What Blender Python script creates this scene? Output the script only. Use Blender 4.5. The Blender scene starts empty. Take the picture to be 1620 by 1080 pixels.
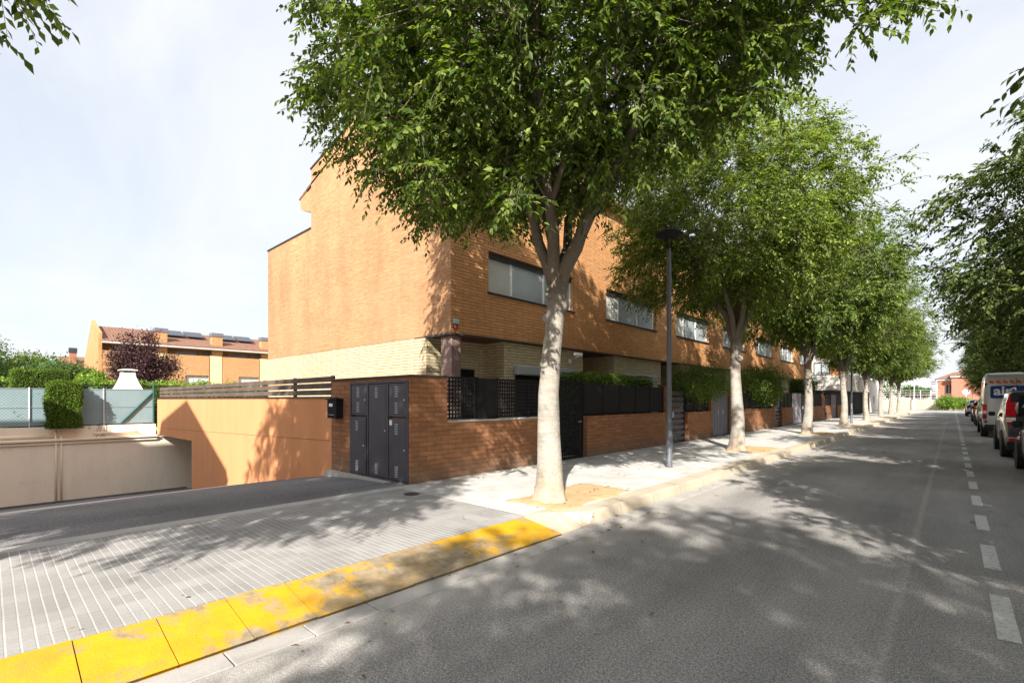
import bpy, math, random
import numpy as np
from mathutils import Vector
PI = math.pi
sc = bpy.context.scene
col = sc.collection
random.seed(7)

# ------------------------------------------------------------------ helpers
class MB:
    """collects vertices and faces of one mesh"""
    def __init__(s): s.v, s.f = [], []
    def poly(s, pts):
        n = len(s.v); s.v += [tuple(p) for p in pts]; s.f.append(tuple(range(n, n + len(pts)))); return s
    def box(s, x0, x1, y0, y1, z0, z1):
        n = len(s.v)
        s.v += [(x0,y0,z0),(x1,y0,z0),(x1,y1,z0),(x0,y1,z0),(x0,y0,z1),(x1,y0,z1),(x1,y1,z1),(x0,y1,z1)]
        s.f += [(n,n+3,n+2,n+1),(n+4,n+5,n+6,n+7),(n,n+1,n+5,n+4),(n+1,n+2,n+6,n+5),(n+2,n+3,n+7,n+6),(n+3,n,n+4,n+7)]
        return s
    def bbox(s, x0, x1, y0, y1, z0, z1, b=.01):
        """box with chamfered edges"""
        n = len(s.v)
        xs, ys, zs = (x0, x1), (y0, y1), (z0, z1)
        sx = (1, -1)
        idx = {}
        for i in (0, 1):
            for j in (0, 1):
                for k in (0, 1):
                    X, Y, Z = xs[i], ys[j], zs[k]
                    for a in range(3):
                        p = [X + sx[i]*b, Y + sx[j]*b, Z + sx[k]*b]
                        p[a] = (X, Y, Z)[a]
                        idx[i, j, k, a] = len(s.v); s.v.append(tuple(p))
        def F(*q): s.f.append(tuple(idx[t] for t in q))
        for a in range(3):
            o = [t for t in range(3) if t != a]
            for e in (0, 1):
                q = []
                for (u, w) in ((0,0),(1,0),(1,1),(0,1)):
                    t = [0,0,0]; t[a] = e; t[o[0]] = u; t[o[1]] = w
                    q.append((*t, a))
                F(*q)
            for u in (0, 1):
                for w in (0, 1):
                    q = []
                    for (e, ax) in ((0, o[0]), (1, o[0]), (1, o[1]), (0, o[1])):
                        t = [0,0,0]; t[a] = e; t[o[0]] = u; t[o[1]] = w
                        q.append((*t, ax))
                    F(*q)
        for i in (0,1):
            for j in (0,1):
                for k in (0,1):
                    F(*[(i,j,k,a) for a in range(3)])
        return s
    def prism(s, pts, axis, a0, a1):
        """2-D outline extruded along an axis: axis 0 takes (y,z), 1 takes (x,z), 2 takes (x,y)"""
        def P(p, a):
            return (a, p[0], p[1]) if axis == 0 else (p[0], a, p[1]) if axis == 1 else (p[0], p[1], a)
        n, m = len(s.v), len(pts)
        s.v += [P(p, a0) for p in pts] + [P(p, a1) for p in pts]
        s.f.append(tuple(range(n, n + m))); s.f.append(tuple(range(n + 2*m - 1, n + m - 1, -1)))
        for i in range(m):
            j = (i + 1) % m; s.f.append((n+i, n+j, n+m+j, n+m+i))
        return s
    def tube(s, pts, rad, k=8, cap=True, squash=None):
        pts = [Vector(p) for p in pts]
        if not hasattr(rad, '__len__'): rad = [rad]*len(pts)
        n0 = len(s.v); up = None
        for i, p in enumerate(pts):
            d = (pts[min(i+1, len(pts)-1)] - pts[max(i-1, 0)])
            if d.length < 1e-9: d = Vector((0,0,1))
            d.normalize()
            if up is None: up = d.orthogonal().normalized()
            up = (up - d*up.dot(d)); up = up.normalized() if up.length > 1e-6 else d.orthogonal().normalized()
            w = d.cross(up)
            for j in range(k):
                t = 2*PI*j/k
                s.v.append(tuple(p + (up*math.cos(t) + w*math.sin(t))*rad[i]))
        for i in range(len(pts)-1):
            for j in range(k):
                a, b = n0+i*k+j, n0+i*k+(j+1) % k
                s.f.append((a, b, b+k, a+k))
        if cap:
            s.f.append(tuple(range(n0+k-1, n0-1, -1))); e = n0+(len(pts)-1)*k
            s.f.append(tuple(range(e, e+k)))
        return s
    def lathe(s, c, prof, k=20, axis=2, arc=None):
        n0 = len(s.v)
        for r, h in prof:
            for j in range(k):
                t = 2*PI*j/k; a, b = r*math.cos(t), r*math.sin(t)
                p = (a, b, h) if axis == 2 else (h, a, b) if axis == 0 else (a, h, b)
                s.v.append((c[0]+p[0], c[1]+p[1], c[2]+p[2]))
        for i in range(len(prof)-1):
            for j in range(k):
                a, b = n0+i*k+j, n0+i*k+(j+1) % k
                s.f.append((a, b, b+k, a+k))
        s.f.append(tuple(range(n0+k-1, n0-1, -1))); e = n0+(len(prof)-1)*k
        s.f.append(tuple(range(e, e+k)))
        return s
    def wall(s, axis, at, u0, u1, z0, z1, holes=(), depth=.12, sign=1):
        """upright sheet with rectangular openings and their reveals; axis 0: plane x=at, u is y; axis 1: plane y=at, u is x"""
        us = sorted({u0, u1, *[h[0] for h in holes], *[h[1] for h in holes]})
        zs = sorted({z0, z1, *[h[2] for h in holes], *[h[3] for h in holes]})
        P = (lambda u, z, o=0: (at-o*sign, u, z)) if axis == 0 else (lambda u, z, o=0: (u, at-o*sign, z))
        for i in range(len(us)-1):
            for j in range(len(zs)-1):
                a, b, c, d = us[i], us[i+1], zs[j], zs[j+1]
                if any(h[0] <= a+1e-6 and b <= h[1]+1e-6 and h[2] <= c+1e-6 and d <= h[3]+1e-6 for h in holes): continue
                s.poly([P(a,c),P(b,c),P(b,d),P(a,d)])
        for a, b, c, d in holes:
            s.poly([P(a,c),P(a,c,depth),P(b,c,depth),P(b,c)]); s.poly([P(a,d),P(b,d),P(b,d,depth),P(a,d,depth)])
            s.poly([P(a,c),P(a,d),P(a,d,depth),P(a,c,depth)]); s.poly([P(b,c),P(b,c,depth),P(b,d,depth),P(b,d)])
        return s

ORIG = {}
def base_of(o):
    while o is not None:
        if o.name in ORIG: return ORIG[o.name]
        o = o.parent
    return Vector((0,0,0))
def link_mesh(name, me, mat, parent=None, smooth=False):
    o = bpy.data.objects.new(name, me); col.objects.link(o)
    if mat is not None and not me.materials: me.materials.append(mat)
    if parent is not None: o.parent = parent
    if smooth: me.polygons.foreach_set('use_smooth', [True]*len(me.polygons)); me.update()
    return o
def build(name, mb, mat, parent=None, smooth=False, bevel=0):
    b = base_of(parent) if parent is not None else Vector((0,0,0))
    me = bpy.data.meshes.new(name)
    me.from_pydata([(x-b.x, y-b.y, z-b.z) for x, y, z in mb.v], [], mb.f); me.update()
    import bmesh
    bm = bmesh.new(); bm.from_mesh(me)
    bmesh.ops.remove_doubles(bm, verts=bm.verts, dist=1e-5)
    bmesh.ops.recalc_face_normals(bm, faces=bm.faces); bm.to_mesh(me); bm.free()
    o = link_mesh(name, me, mat, parent, smooth)
    if bevel:
        m = o.modifiers.new('bevel', 'BEVEL'); m.width = bevel; m.segments = 2; m.limit_method = 'ANGLE'; m.angle_limit = .6
    return o
def tag(o, label=None, cat=None, group=None, kind=None):
    if label: o['label'] = label
    if cat: o['category'] = cat
    if group: o['group'] = group
    if kind: o['kind'] = kind
    return o
def thing(name, label, cat, loc=(0,0,0), group=None, rotz=0, kind=None):
    o = bpy.data.objects.new(name, None); col.objects.link(o); o.location = loc; o.rotation_euler = (0,0,rotz)
    o.empty_display_size = .2
    ORIG[o.name] = Vector(loc)
    return tag(o, label, cat, group, kind)
def dup(o, loc, label, rotz=0, scale=None, group=None):
    def cp(q, par):
        c = q.copy(); col.objects.link(c); c.parent = par
        for ch in q.children: cp(ch, c)
        return c
    r = cp(o, None); r.location = loc; r.rotation_euler = (0,0,rotz); r['label'] = label
    if group: r['group'] = group
    if scale: r.scale = scale
    ORIG[r.name] = Vector(loc)
    return r
def struct(name, mb, mat, smooth=False, label=None):
    return tag(build(name, mb, mat, None, smooth), label, None, None, 'structure')

# ------------------------------------------------------------------ materials
class NT:
    def __init__(s, name):
        s.m = bpy.data.materials.new(name); s.m.use_nodes = True
        s.t = s.m.node_tree; s.t.nodes.clear()
    def n(s, kind, **kw):
        x = s.t.nodes.new(kind)
        for k, v in kw.items():
            if k.startswith('i_'): x.inputs[k[2:].replace('_', ' ')].default_value = v
            elif k.startswith('p'): 
                if k[1:].isdigit(): x.inputs[int(k[1:])].default_value = v
                else: setattr(x, k, v)
            else: setattr(x, k, v)
        return x
    def l(s, a, b): s.t.links.new(a, b)
    def pos(s): return s.n('ShaderNodeNewGeometry').outputs['Position']
    def obco(s): return s.n('ShaderNodeTexCoord').outputs['Object']
    def noise(s, vec, scale, detail=4, rough=.55, sx=None):
        if sx:
            mp = s.n('ShaderNodeMapping'); mp.inputs['Scale'].default_value = sx; s.l(vec, mp.inputs['Vector']); vec = mp.outputs[0]
        x = s.n('ShaderNodeTexNoise'); x.inputs['Scale'].default_value = scale; x.inputs['Detail'].default_value = detail
        x.inputs['Roughness'].default_value = rough; s.l(vec, x.inputs['Vector']); return x.outputs['Fac']
    def ramp(s, fac, stops, interp='LINEAR'):
        x = s.n('ShaderNodeValToRGB'); e = x.color_ramp.elements; x.color_ramp.interpolation = interp
        while len(e) < len(stops): e.new(.5)
        for q, (p, c) in zip(e, stops):
            q.position = p; q.color = (c, c, c, 1) if not hasattr(c, '__len__') else (*c, 1)
        s.l(fac, x.inputs['Fac']); return x.outputs['Color']
    def mix(s, fac, a, b, blend='MIX'):
        x = s.n('ShaderNodeMix', data_type='RGBA', blend_type=blend)
        for inp, v in ((x.inputs[0], fac), (x.inputs[6], a), (x.inputs[7], b)):
            if hasattr(v, 'is_output'): s.l(v, inp)
            elif hasattr(v, '__len__'): inp.default_value = (*v, 1)
            else: inp.default_value = v
        return x.outputs[2]
    def math(s, op, a, b=0.0, c=None):
        x = s.n('ShaderNodeMath', operation=op)
        for i, v in enumerate((a, b) if c is None else (a, b, c)):
            if hasattr(v, 'is_output'): s.l(v, x.inputs[i])
            else: x.inputs[i].default_value = v
        return x.outputs[0]
    def xyz(s, v):
        x = s.n('ShaderNodeSeparateXYZ'); s.l(v, x.inputs[0]); return x.outputs
    def vec(s, a, b, c=0.0):
        x = s.n('ShaderNodeCombineXYZ')
        for i, v in enumerate((a, b, c)):
            if hasattr(v, 'is_output'): s.l(v, x.inputs[i])
            else: x.inputs[i].default_value = v
        return x.outputs[0]
    def out(s, color, rough=.8, spec=.3, metal=0., bump=None, bstr=.3, bdist=.01, coat=0., extra=None, normal=None):
        p = s.n('ShaderNodeBsdfPrincipled'); o = s.n('ShaderNodeOutputMaterial')
        for k, v in (('Base Color', color), ('Roughness', rough), ('Specular IOR Level', spec), ('Metallic', metal), ('Coat Weight', coat)):
            if hasattr(v, 'is_output'): s.l(v, p.inputs[k])
            elif hasattr(v, '__len__'): p.inputs[k].default_value = (*v, 1)
            else: p.inputs[k].default_value = v
        if bump is not None:
            b = s.n('ShaderNodeBump'); b.inputs['Strength'].default_value = bstr; b.inputs['Distance'].default_value = bdist
            s.l(bump, b.inputs['Height']); s.l(b.outputs[0], p.inputs['Normal'])
        sh = p.outputs[0]
        if extra: sh = extra(s, p)
        s.l(sh, o.inputs['Surface']); return s.m

def dim(c, k): return tuple(min(1, x*k) for x in c)
def plain(name, c, rough=.7, var=.18, scale=3., spec=.3, metal=0., bump=.0, fine=60., coat=0.):
    """a colour that wanders a little at two scales"""
    t = NT(name); p = t.pos()
    a = t.ramp(t.noise(p, scale, 5), [(.3, dim(c, 1-var)), (.7, dim(c, 1+var))])
    a = t.mix(.25, a, t.ramp(t.noise(p, fine, 3), [(.35, dim(c, 1-var*1.3)), (.65, dim(c, 1+var*1.3))]))
    r = t.math('ADD', t.math('MULTIPLY', t.noise(p, scale*2, 3), .2), rough-.1)
    return t.out(a, r, spec, metal, t.noise(p, fine, 4) if bump else None, bump, .01, coat)
def render_coat(name, c, k=.14):
    """wall render with drip streaks, patches and a dirty foot"""
    t = NT(name); p = t.pos()
    a = t.ramp(t.noise(p, .8, 6, .6), [(.3, dim(c, 1-k*.6)), (.7, dim(c, 1+k*.5))])
    a = t.mix(1., a, t.ramp(t.noise(p, 1., 6, .65, (1.6, 1.6, .25)), [(.35, 1-k), (.6, 1.03)]), 'MULTIPLY')
    a = t.mix(t.ramp(t.noise(p, 2.3, 5, .7), [(.60, 0.), (.72, .28)]), a, dim(c, .62))
    a = t.mix(1., a, t.ramp(t.noise(p, 55, 4), [(.3, .95), (.7, 1.05)]), 'MULTIPLY')
    return t.out(a, .88, .2, 0, t.noise(p, 45, 5, .7), .3, .01)
def wall_uv(t):
    g = t.n('ShaderNodeNewGeometry'); P = t.xyz(g.outputs['Position']); N = t.xyz(g.outputs['True Normal'])
    nx = t.math('GREATER_THAN', t.math('ABSOLUTE', N[0]), .5)
    u = t.math('ADD', t.math('MULTIPLY', nx, P[1]), t.math('MULTIPLY', t.math('SUBTRACT', 1.0, nx), P[0]))
    return t.vec(u, P[2]), g.outputs['Position']
def brick(name, c1, c2, mort, w=.26, h=.054, ms=.006, stain=.12, bump=.5, streak=None, dark=None):
    t = NT(name); uv, pos = wall_uv(t)
    wob = t.noise(pos, 1.5, 2)
    x = t.n('ShaderNodeTexBrick', offset=.5)
    x.inputs['Color1'].default_value = (*c1, 1); x.inputs['Color2'].default_value = (*c2, 1); x.inputs['Mortar'].default_value = (*mort, 1)
    x.inputs['Scale'].default_value = 1; x.inputs['Brick Width'].default_value = w; x.inputs['Row Height'].default_value = h
    x.inputs['Mortar Size'].default_value = ms; x.inputs['Mortar Smooth'].default_value = .15; x.inputs['Bias'].default_value = -.1
    t.l(uv, x.inputs['Vector'])
    c = x.outputs['Color']
    # per-brick tone and weather patches of the masonry itself
    c = t.mix(.55, c, t.mix(1., c, t.ramp(t.noise(uv, 1., 2, .5, (3.6, 17., 1)), [(.3, .72), (.7, 1.3)]), 'MULTIPLY'))
    c = t.mix(1., c, t.ramp(t.noise(pos, .55, 6, .62), [(.3, 1-stain), (.5, 1.), (.72, 1+stain)]), 'MULTIPLY')
    c = t.mix(1., c, t.ramp(t.noise(pos, 42, 3), [(.3, .88), (.7, 1.12)]), 'MULTIPLY')
    if streak:  # rain runs and bleached patches
        sm_ = t.ramp(t.noise(pos, 1., 5, .6, (1.1, 1.1, .16)), [(.32, .84), (.5, 1.), (.7, 1.12)])
        c = t.mix(1., c, sm_, 'MULTIPLY')
        bl = t.ramp(t.noise(pos, .42, 5, .6), [(.45, 0.), (.68, .35)])
        c = t.mix(bl, c, (.41,.25,.14))
        sp = t.ramp(t.noise(pos, 3.1, 4, .6, (1, 1, 2.2)), [(.66, 0.), (.74, .3)])
        c = t.mix(sp, c, (.25,.13,.07))
    if dark:   # splash dirt near the foot of the wall, ragged upper edge
        z = t.xyz(pos)[2]
        d = t.math('SUBTRACT', t.math('ADD', z, t.math('MULTIPLY', t.noise(pos, 3, 5), .5)), dark)
        c = t.mix(t.ramp(d, [(0., .55), (.45, 0.)]), c, (.16, .13, .10))
    hgt = t.math('SUBTRACT', 1.0, x.outputs['Fac'])
    hgt = t.math('ADD', hgt, t.math('MULTIPLY', t.noise(pos, 90, 3), .25))
    return t.out(c, .85, .25, 0, hgt, bump, .012)

M = {}
M['brick'] = brick('orange_brick', (.49,.245,.10), (.56,.285,.125), (.25,.12,.055), w=.5, h=.08, ms=.0085, stain=.10)
M['side_brick'] = brick('orange_side_brick', (.355,.19,.096), (.40,.22,.114), (.30,.16,.08), w=.5, h=.08, ms=.006, stain=.13, bump=.15, streak=1)  # same brick as the facade, its sunlit look put into the colour
M['cream_brick'] = brick('cream_brick', (.45,.38,.25), (.50,.425,.285), (.24,.18,.09), w=.7, h=.08, ms=.010, stain=.06)
M['wall_brick'] = brick('brown_brick', (.235,.105,.05), (.32,.145,.068), (.15,.075,.04), w=.34, h=.086, ms=.006, stain=.14, dark=.35)
M['far_brick'] = brick('far_orange_brick', (.40,.22,.10), (.44,.245,.115), (.30,.16,.07), h=.11, w=.5, stain=.08)
M['red_brick'] = brick('red_brick', (.33,.13,.085), (.38,.16,.105), (.30,.17,.13), h=.12, w=.4, stain=.08)
M['orange_paint'] = render_coat('orange_render', (.58,.26,.118), .06)
M['beige_paint'] = render_coat('beige_render', (.82,.71,.57), .06)
M['end_wall'] = render_coat('sandy_render', (.40,.35,.28), .12)
M['white_paint'] = plain('white_render', (.50,.475,.44), .8, .06, .6, bump=.08)
M['white_metal'] = plain('white_metal', (.78,.78,.77), .45, .05, 1.)
M['grey_alu'] = plain('grey_aluminium', (.34,.35,.37), .45, .08, 2., spec=.5)
M['light_alu'] = plain('pale_aluminium', (.55,.56,.57), .4, .06, 2., spec=.5)
M['black_metal'] = plain('black_metal', (.014,.0135,.015), .65, .25, 4., spec=.12)
M['dark_metal'] = plain('charcoal_metal', (.042,.041,.047), .5, .25, 3.)
M['cabinet'] = plain('violet_grey_metal', (.062,.058,.072), .48, .22, 2.5)
M['copper'] = plain('brown_sheet', (.20,.13,.11), .5, .18, 2.2, spec=.5)
M['fascia'] = plain('dark_brown_sheet', (.045,.032,.03), .5, .25, 3.)
M['soffit'] = plain('brown_soffit', (.14,.065,.04), .7, .2, 3.)
M['void'] = plain('dark_room', (.012,.012,.013), .6, .2, 3.)
M['wood'] = plain('weathered_boards', (.105,.075,.06), .8, .35, 2.5, fine=30)
M['gate_grey'] = plain('gate_grey', (.13,.125,.145), .45, .12, 1.5)
M['concrete'] = plain('pale_concrete', (.38,.36,.33), .85, .14, 2.2, bump=.15)
M['gutter'] = plain('gutter_concrete', (.33,.31,.29), .85, .16, 2.5, bump=.15)
M['lamp_grey'] = plain('lamp_post_grey', (.10,.105,.12), .45, .2, 2.)
M['green_metal'] = plain('green_metal', (.03,.09,.075), .5, .2, 2.)
M['soil'] = plain('sandy_soil', (.42,.29,.155), .95, .16, 5., bump=.6, fine=90)
M['earth'] = plain('dry_ground', (.30,.25,.16), .95, .2, .3, bump=.3, fine=8)
M['grass'] = plain('dry_grass', (.24,.27,.06), .95, .3, .5, bump=.4, fine=6)
M['rubber'] = plain('tyre_rubber', (.02,.02,.02), .8, .2, 6.)
M['rim'] = plain('wheel_rim', (.42,.42,.43), .35, .1, 6., metal=.7)
M['black_plastic'] = plain('black_plastic', (.018,.018,.02), .55, .2, 6.)
M['red_lens'] = plain('red_lens', (.50,.012,.018), .15, .15, 8., spec=.6)
M['clear_lens'] = plain('clear_lens', (.75,.73,.70), .12, .05, 8., spec=.6)
M['white_plate'] = plain('number_plate', (.75,.75,.72), .5, .05, 8.)
M['blue_sign'] = plain('blue_panel', (.008,.032,.17), .35, .1, 3.)
M['decal_red'] = plain('orange_decal', (.55,.09,.03), .4, .25, 3.)
M['white_decal'] = plain('white_letters', (.70,.72,.74), .5, .03, 8.)
M['teal'] = plain('teal_plastic', (.35,.55,.52), .5, .05, 5.)
M['red_plastic'] = plain('red_plastic', (.28,.03,.04), .5, .1, 5.)
M['solar'] = plain('solar_panel', (.03,.035,.045), .25, .2, 1., spec=.6)

def glass(name, c, rough=.06, spec=.6):
    t = NT(name); p = t.pos()
    return t.out(t.ramp(t.noise(p, .8, 3), [(.3, dim(c, .8)), (.7, dim(c, 1.2))]), rough, spec, 0, t.noise(p, 1.2, 2), .03, .02)
M['pane'] = glass('window_pane', (.33,.37,.385), .3, .4)
M['blind'] = plain('white_blind', (.45,.45,.42), .5, .06, 1., spec=.5)
M['dark_glass'] = glass('dark_glass', (.02,.022,.025))
M['car_glass'] = glass('car_glass', (.012,.014,.016), .06, .45)
def paint(name, c, metal=.0):
    t = NT(name); p = t.pos()
    return t.out(t.ramp(t.noise(p, 1.5, 4), [(.3, dim(c, .88)), (.7, dim(c, 1.1))]), .35, .5, metal, None, 0, 0, .8)
M['car_silver'] = paint('champagne_paint', (.30,.27,.25), .35)
M['car_black'] = paint('black_paint', (.012,.012,.014))
M['car_white'] = paint('white_paint_gloss', (.52,.525,.52))
M['car_rose'] = paint('rose_paint', (.34,.13,.16), .25)
M['car_red'] = paint('dark_red_paint', (.20,.02,.02))
M['car_cream'] = paint('cream_paint', (.52,.49,.42))

def asphalt(name, c, seam=False, patch=True):
    t = NT(name); p = t.pos()
    f = t.ramp(t.noise(p, 130, 2, .5), [(.32, dim(c, .45)), (.5, c), (.66, dim(c, 1.75))])
    f = t.mix(1., f, t.ramp(t.noise(p, 48, 3, .7), [(.34, .66), (.5, 1.), (.66, 1.36)]), 'MULTIPLY')
    stones = t.ramp(t.noise(p, 75, 1, .5), [(.70, 0.), (.74, .75)])
    f = t.mix(stones, f, dim(c, 2.1))
    big = t.ramp(t.noise(p, .35, 6, .6), [(.3, .74), (.7, 1.2)])
    col_ = t.mix(1., f, big, 'MULTIPLY')
    wear = t.ramp(t.noise(p, 1., 5, .6, (1.6, .16, 1)), [(.35, .84), (.65, 1.14)])
    col_ = t.mix(1., col_, wear, 'MULTIPLY')
    oil = t.ramp(t.noise(p, .9, 6, .72), [(.60, 0.), (.74, .45)])
    col_ = t.mix(oil, col_, dim(c, .45))
    spots = t.ramp(t.noise(p, 7, 3), [(.70, 0.), (.76, 1.)])
    col_ = t.mix(t.math('MULTIPLY', spots, .35), col_, dim(c, .35))
    if seam:
        X = t.xyz(p)[0]
        d = t.math('ABSOLUTE', t.math('ADD', t.math('ADD', X, .30), t.math('MULTIPLY', t.noise(p, 1.2, 3), .05)))
        s_ = t.math('MULTIPLY', t.ramp(d, [(.012, 1.), (.05, 0.)]), t.ramp(t.noise(p, 28, 4, .7), [(.42, .0), (.6, .55)]))
        col_ = t.mix(s_, col_, (.46,.44,.41))
        # pale dusty strip along the gutter
        g = t.ramp(t.math('ADD', t.math('ADD', X, 3.2), t.math('MULTIPLY', t.noise(p, 2.5, 5), -.5)), [(-.1 if False else 0., .42), (.35, 0.)])
        col_ = t.mix(g, col_, (.42,.39,.35))
    return t.out(col_, .9, .25, 0, t.noise(p, 210, 3, .7), .55, .008)
M['asphalt'] = asphalt('road_asphalt', (.235,.224,.213), True)
M['ramp'] = asphalt('ramp_asphalt', (.15,.147,.148))

def tiles(name, c, line, s1=.0667, lw1=.10, k1=1., k2=.35):
    """small square pavers: pale grooves across the pavement, fainter ones along it, worn away in patches"""
    t = NT(name); p = t.pos()
    P = t.xyz(p); wv = t.math('MULTIPLY', t.math('SUBTRACT', t.noise(p, 2.2, 4), .5), .007); P = (t.math('ADD', P[0], wv), t.math('ADD', P[1], wv))
    def groove(v, w):
        a = t.math('ABSOLUTE', t.math('SUBTRACT', t.math('FRACT', t.math('MULTIPLY', v, 1/s1)), .5))
        return t.ramp(a, [(.5-w, 0.), (.5-w*.4, 1.)])
    wear = t.ramp(t.noise(p, 1.1, 5, .65), [(.36, .35), (.62, 1.)])
    gy = t.math('MULTIPLY', groove(P[1], lw1), t.math('MULTIPLY', wear, k1))
    gx = t.math('MULTIPLY', groove(P[0], lw1*.8), t.math('MULTIPLY', wear, k2))
    base = t.ramp(t.noise(p, 1.6, 6, .6), [(.3, dim(c, .85)), (.7, dim(c, 1.12))])
    base = t.mix(1., base, t.ramp(t.noise(p, 130, 3), [(.3, .84), (.7, 1.14)]), 'MULTIPLY')
    tile = t.n('ShaderNodeTexBrick', offset=0.); tile.inputs['Scale'].default_value = 1
    tile.inputs['Brick Width'].default_value = .2; tile.inputs['Row Height'].default_value = .2; tile.inputs['Mortar Size'].default_value = .0
    tile.inputs['Color1'].default_value = (.87,.87,.86,1); tile.inputs['Color2'].default_value = (1.10,1.10,1.10,1); tile.inputs['Bias'].default_value = 0
    t.l(p, tile.inputs['Vector'])
    base = t.mix(1., base, tile.outputs['Color'], 'MULTIPLY')
    st = t.ramp(t.noise(p, .5, 4, .6), [(.56, 0.), (.75, .3)])
    base = t.mix(st, base, dim(c, .6))
    g = t.math('MAXIMUM', gy, gx)
    return t.out(t.mix(g, base, line), .88, .25, 0, t.math('MULTIPLY', t.math('MAXIMUM', groove(P[1], lw1), groove(P[0], lw1)), -1.), .35, .006)
M['drive_tiles'] = tiles('driveway_tiles', (.28,.27,.26), (.43,.42,.40), k1=.95, k2=.22)
M['walk_tiles'] = tiles('pavement_tiles', (.45,.44,.42), (.51,.50,.48), k1=.35, k2=.3)

def worn_yellow():
    t = NT('worn_yellow_paint'); p = t.pos(); P = t.xyz(p)
    y = t.ramp(t.noise(p, 6, 4), [(.3, (.50,.265,.004)), (.7, (.57,.315,.010))])
    con = t.ramp(t.noise(p, 14, 5), [(.3, (.17,.14,.10)), (.7, (.30,.255,.19))])
    n = t.noise(p, 3.2, 7, .68)
    # tyres scrub the middle slabs hardest
    mid = t.math('SUBTRACT', 1.0, t.math('MULTIPLY', t.math('ABSOLUTE', t.math('SUBTRACT', P[1], 2.6)), .62))
    mid = t.math('MULTIPLY', t.math('MAXIMUM', mid, 0.), .27)
    low = t.math('MULTIPLY', t.math('MAXIMUM', t.math('ADD', P[0], 3.62), 0.), .30)
    v = t.math('ADD', t.math('ADD', n, mid), low)
    m = t.ramp(v, [(.555, 0.), (.675, .94)])
    scuff = t.ramp(t.noise(p, 24, 4, .7), [(.62, 0.), (.72, .5)])
    c = t.mix(t.math('MAXIMUM', m, scuff), y, con)
    c = t.mix(t.ramp(t.noise(p, 2.4, 5, .7), [(.48, 0.), (.72, .6)]), c, (.30,.19,.05))
    return t.out(c, .7, .3, 0, t.noise(p, 70, 4), .25, .01)
M['yellow'] = worn_yellow()
def kerb_mat():
    t = NT('stained_kerb_stone'); p = t.pos()
    a = t.ramp(t.noise(p, 2.2, 6, .62), [(.3, (.37,.31,.235)), (.55, (.43,.37,.29)), (.75, (.45,.35,.22))])
    # traces of old yellow paint and black tyre scrapes
    a = t.mix(t.ramp(t.noise(p, 1.3, 6, .7), [(.54, 0.), (.70, .45)]), a, (.44,.30,.13))
    z = t.xyz(p)[2]
    edge = t.math('MULTIPLY', t.ramp(z, [(.085, 0.), (.105, 1.), (.135, 1.), (.15, 0.)]), t.ramp(t.noise(p, 5, 5, .75, (3, 1, 6)), [(.64, 0.), (.70, .85)]))
    a = t.mix(edge, a, (.03,.027,.025))
    y = t.xyz(p)[1]
    joint = t.ramp(t.math('ABSOLUTE', t.math('SUBTRACT', t.math('FRACT', y), .5)), [(.488, 0.), (.496, .6)])
    a = t.mix(joint, a, (.14,.12,.10))
    return t.out(a, .85, .25, 0, t.noise(p, 60, 4), .3, .01)
M['kerb'] = kerb_mat()
def worn_white():
    t = NT('worn_white_marking'); p = t.pos()
    c = t.mix(t.ramp(t.noise(p, 22, 6, .72), [(.52, 0.), (.62, .85)]), (.50,.49,.47), (.235,.224,.213))
    return t.out(c, .85, .25, 0, t.noise(p, 150, 3), .4, .008)
M['marking'] = worn_white()
def bark():
    t = NT('pale_smooth_bark'); p = t.obco()
    c = t.ramp(t.noise(p, 3.2, 6, .62), [(.28, (.195,.175,.15)), (.5, (.31,.285,.25)), (.72, (.40,.37,.33))])
    ring = t.ramp(t.noise(p, 7, 5, .7, (.7, .7, 5)), [(.35, .82), (.65, 1.1)])
    c = t.mix(1., c, ring, 'MULTIPLY')
    crk = t.ramp(t.noise(p, 5., 6, .75, (2.4, 2.4, .8)), [(.60, 0.), (.68, .55)])
    c = t.mix(crk, c, (.12,.095,.07))
    warm = t.ramp(t.noise(p, 2.0, 5, .6), [(.5, 0.), (.75, .5)])
    c = t.mix(warm, c, (.30,.235,.16))
    lich = t.ramp(t.noise(p, 26, 3), [(.62, 0.), (.70, .5)])
    c = t.mix(lich, c, (.44,.42,.36))
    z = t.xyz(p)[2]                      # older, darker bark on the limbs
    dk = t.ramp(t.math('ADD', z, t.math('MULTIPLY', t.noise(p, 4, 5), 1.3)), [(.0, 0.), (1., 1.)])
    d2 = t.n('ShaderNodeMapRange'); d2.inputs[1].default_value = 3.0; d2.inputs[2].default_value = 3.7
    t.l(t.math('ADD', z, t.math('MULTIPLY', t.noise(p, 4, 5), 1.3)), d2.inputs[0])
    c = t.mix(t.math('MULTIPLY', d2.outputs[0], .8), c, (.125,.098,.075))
    ft = t.n('ShaderNodeMapRange'); ft.inputs[1].default_value = .75; ft.inputs[2].default_value = .2
    t.l(t.math('ADD', z, t.math('MULTIPLY', t.noise(p, 6, 4), .35)), ft.inputs[0])
    c = t.mix(t.math('MULTIPLY', ft.outputs[0], .45), c, (.42,.29,.17))
    return t.out(c, .85, .2, 0, t.math('ADD', t.noise(p, 9, 6, .7, (1, 1, 3.5)), t.noise(p, 40, 4)), .5, .02)
M['bark'] = bark()
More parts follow.
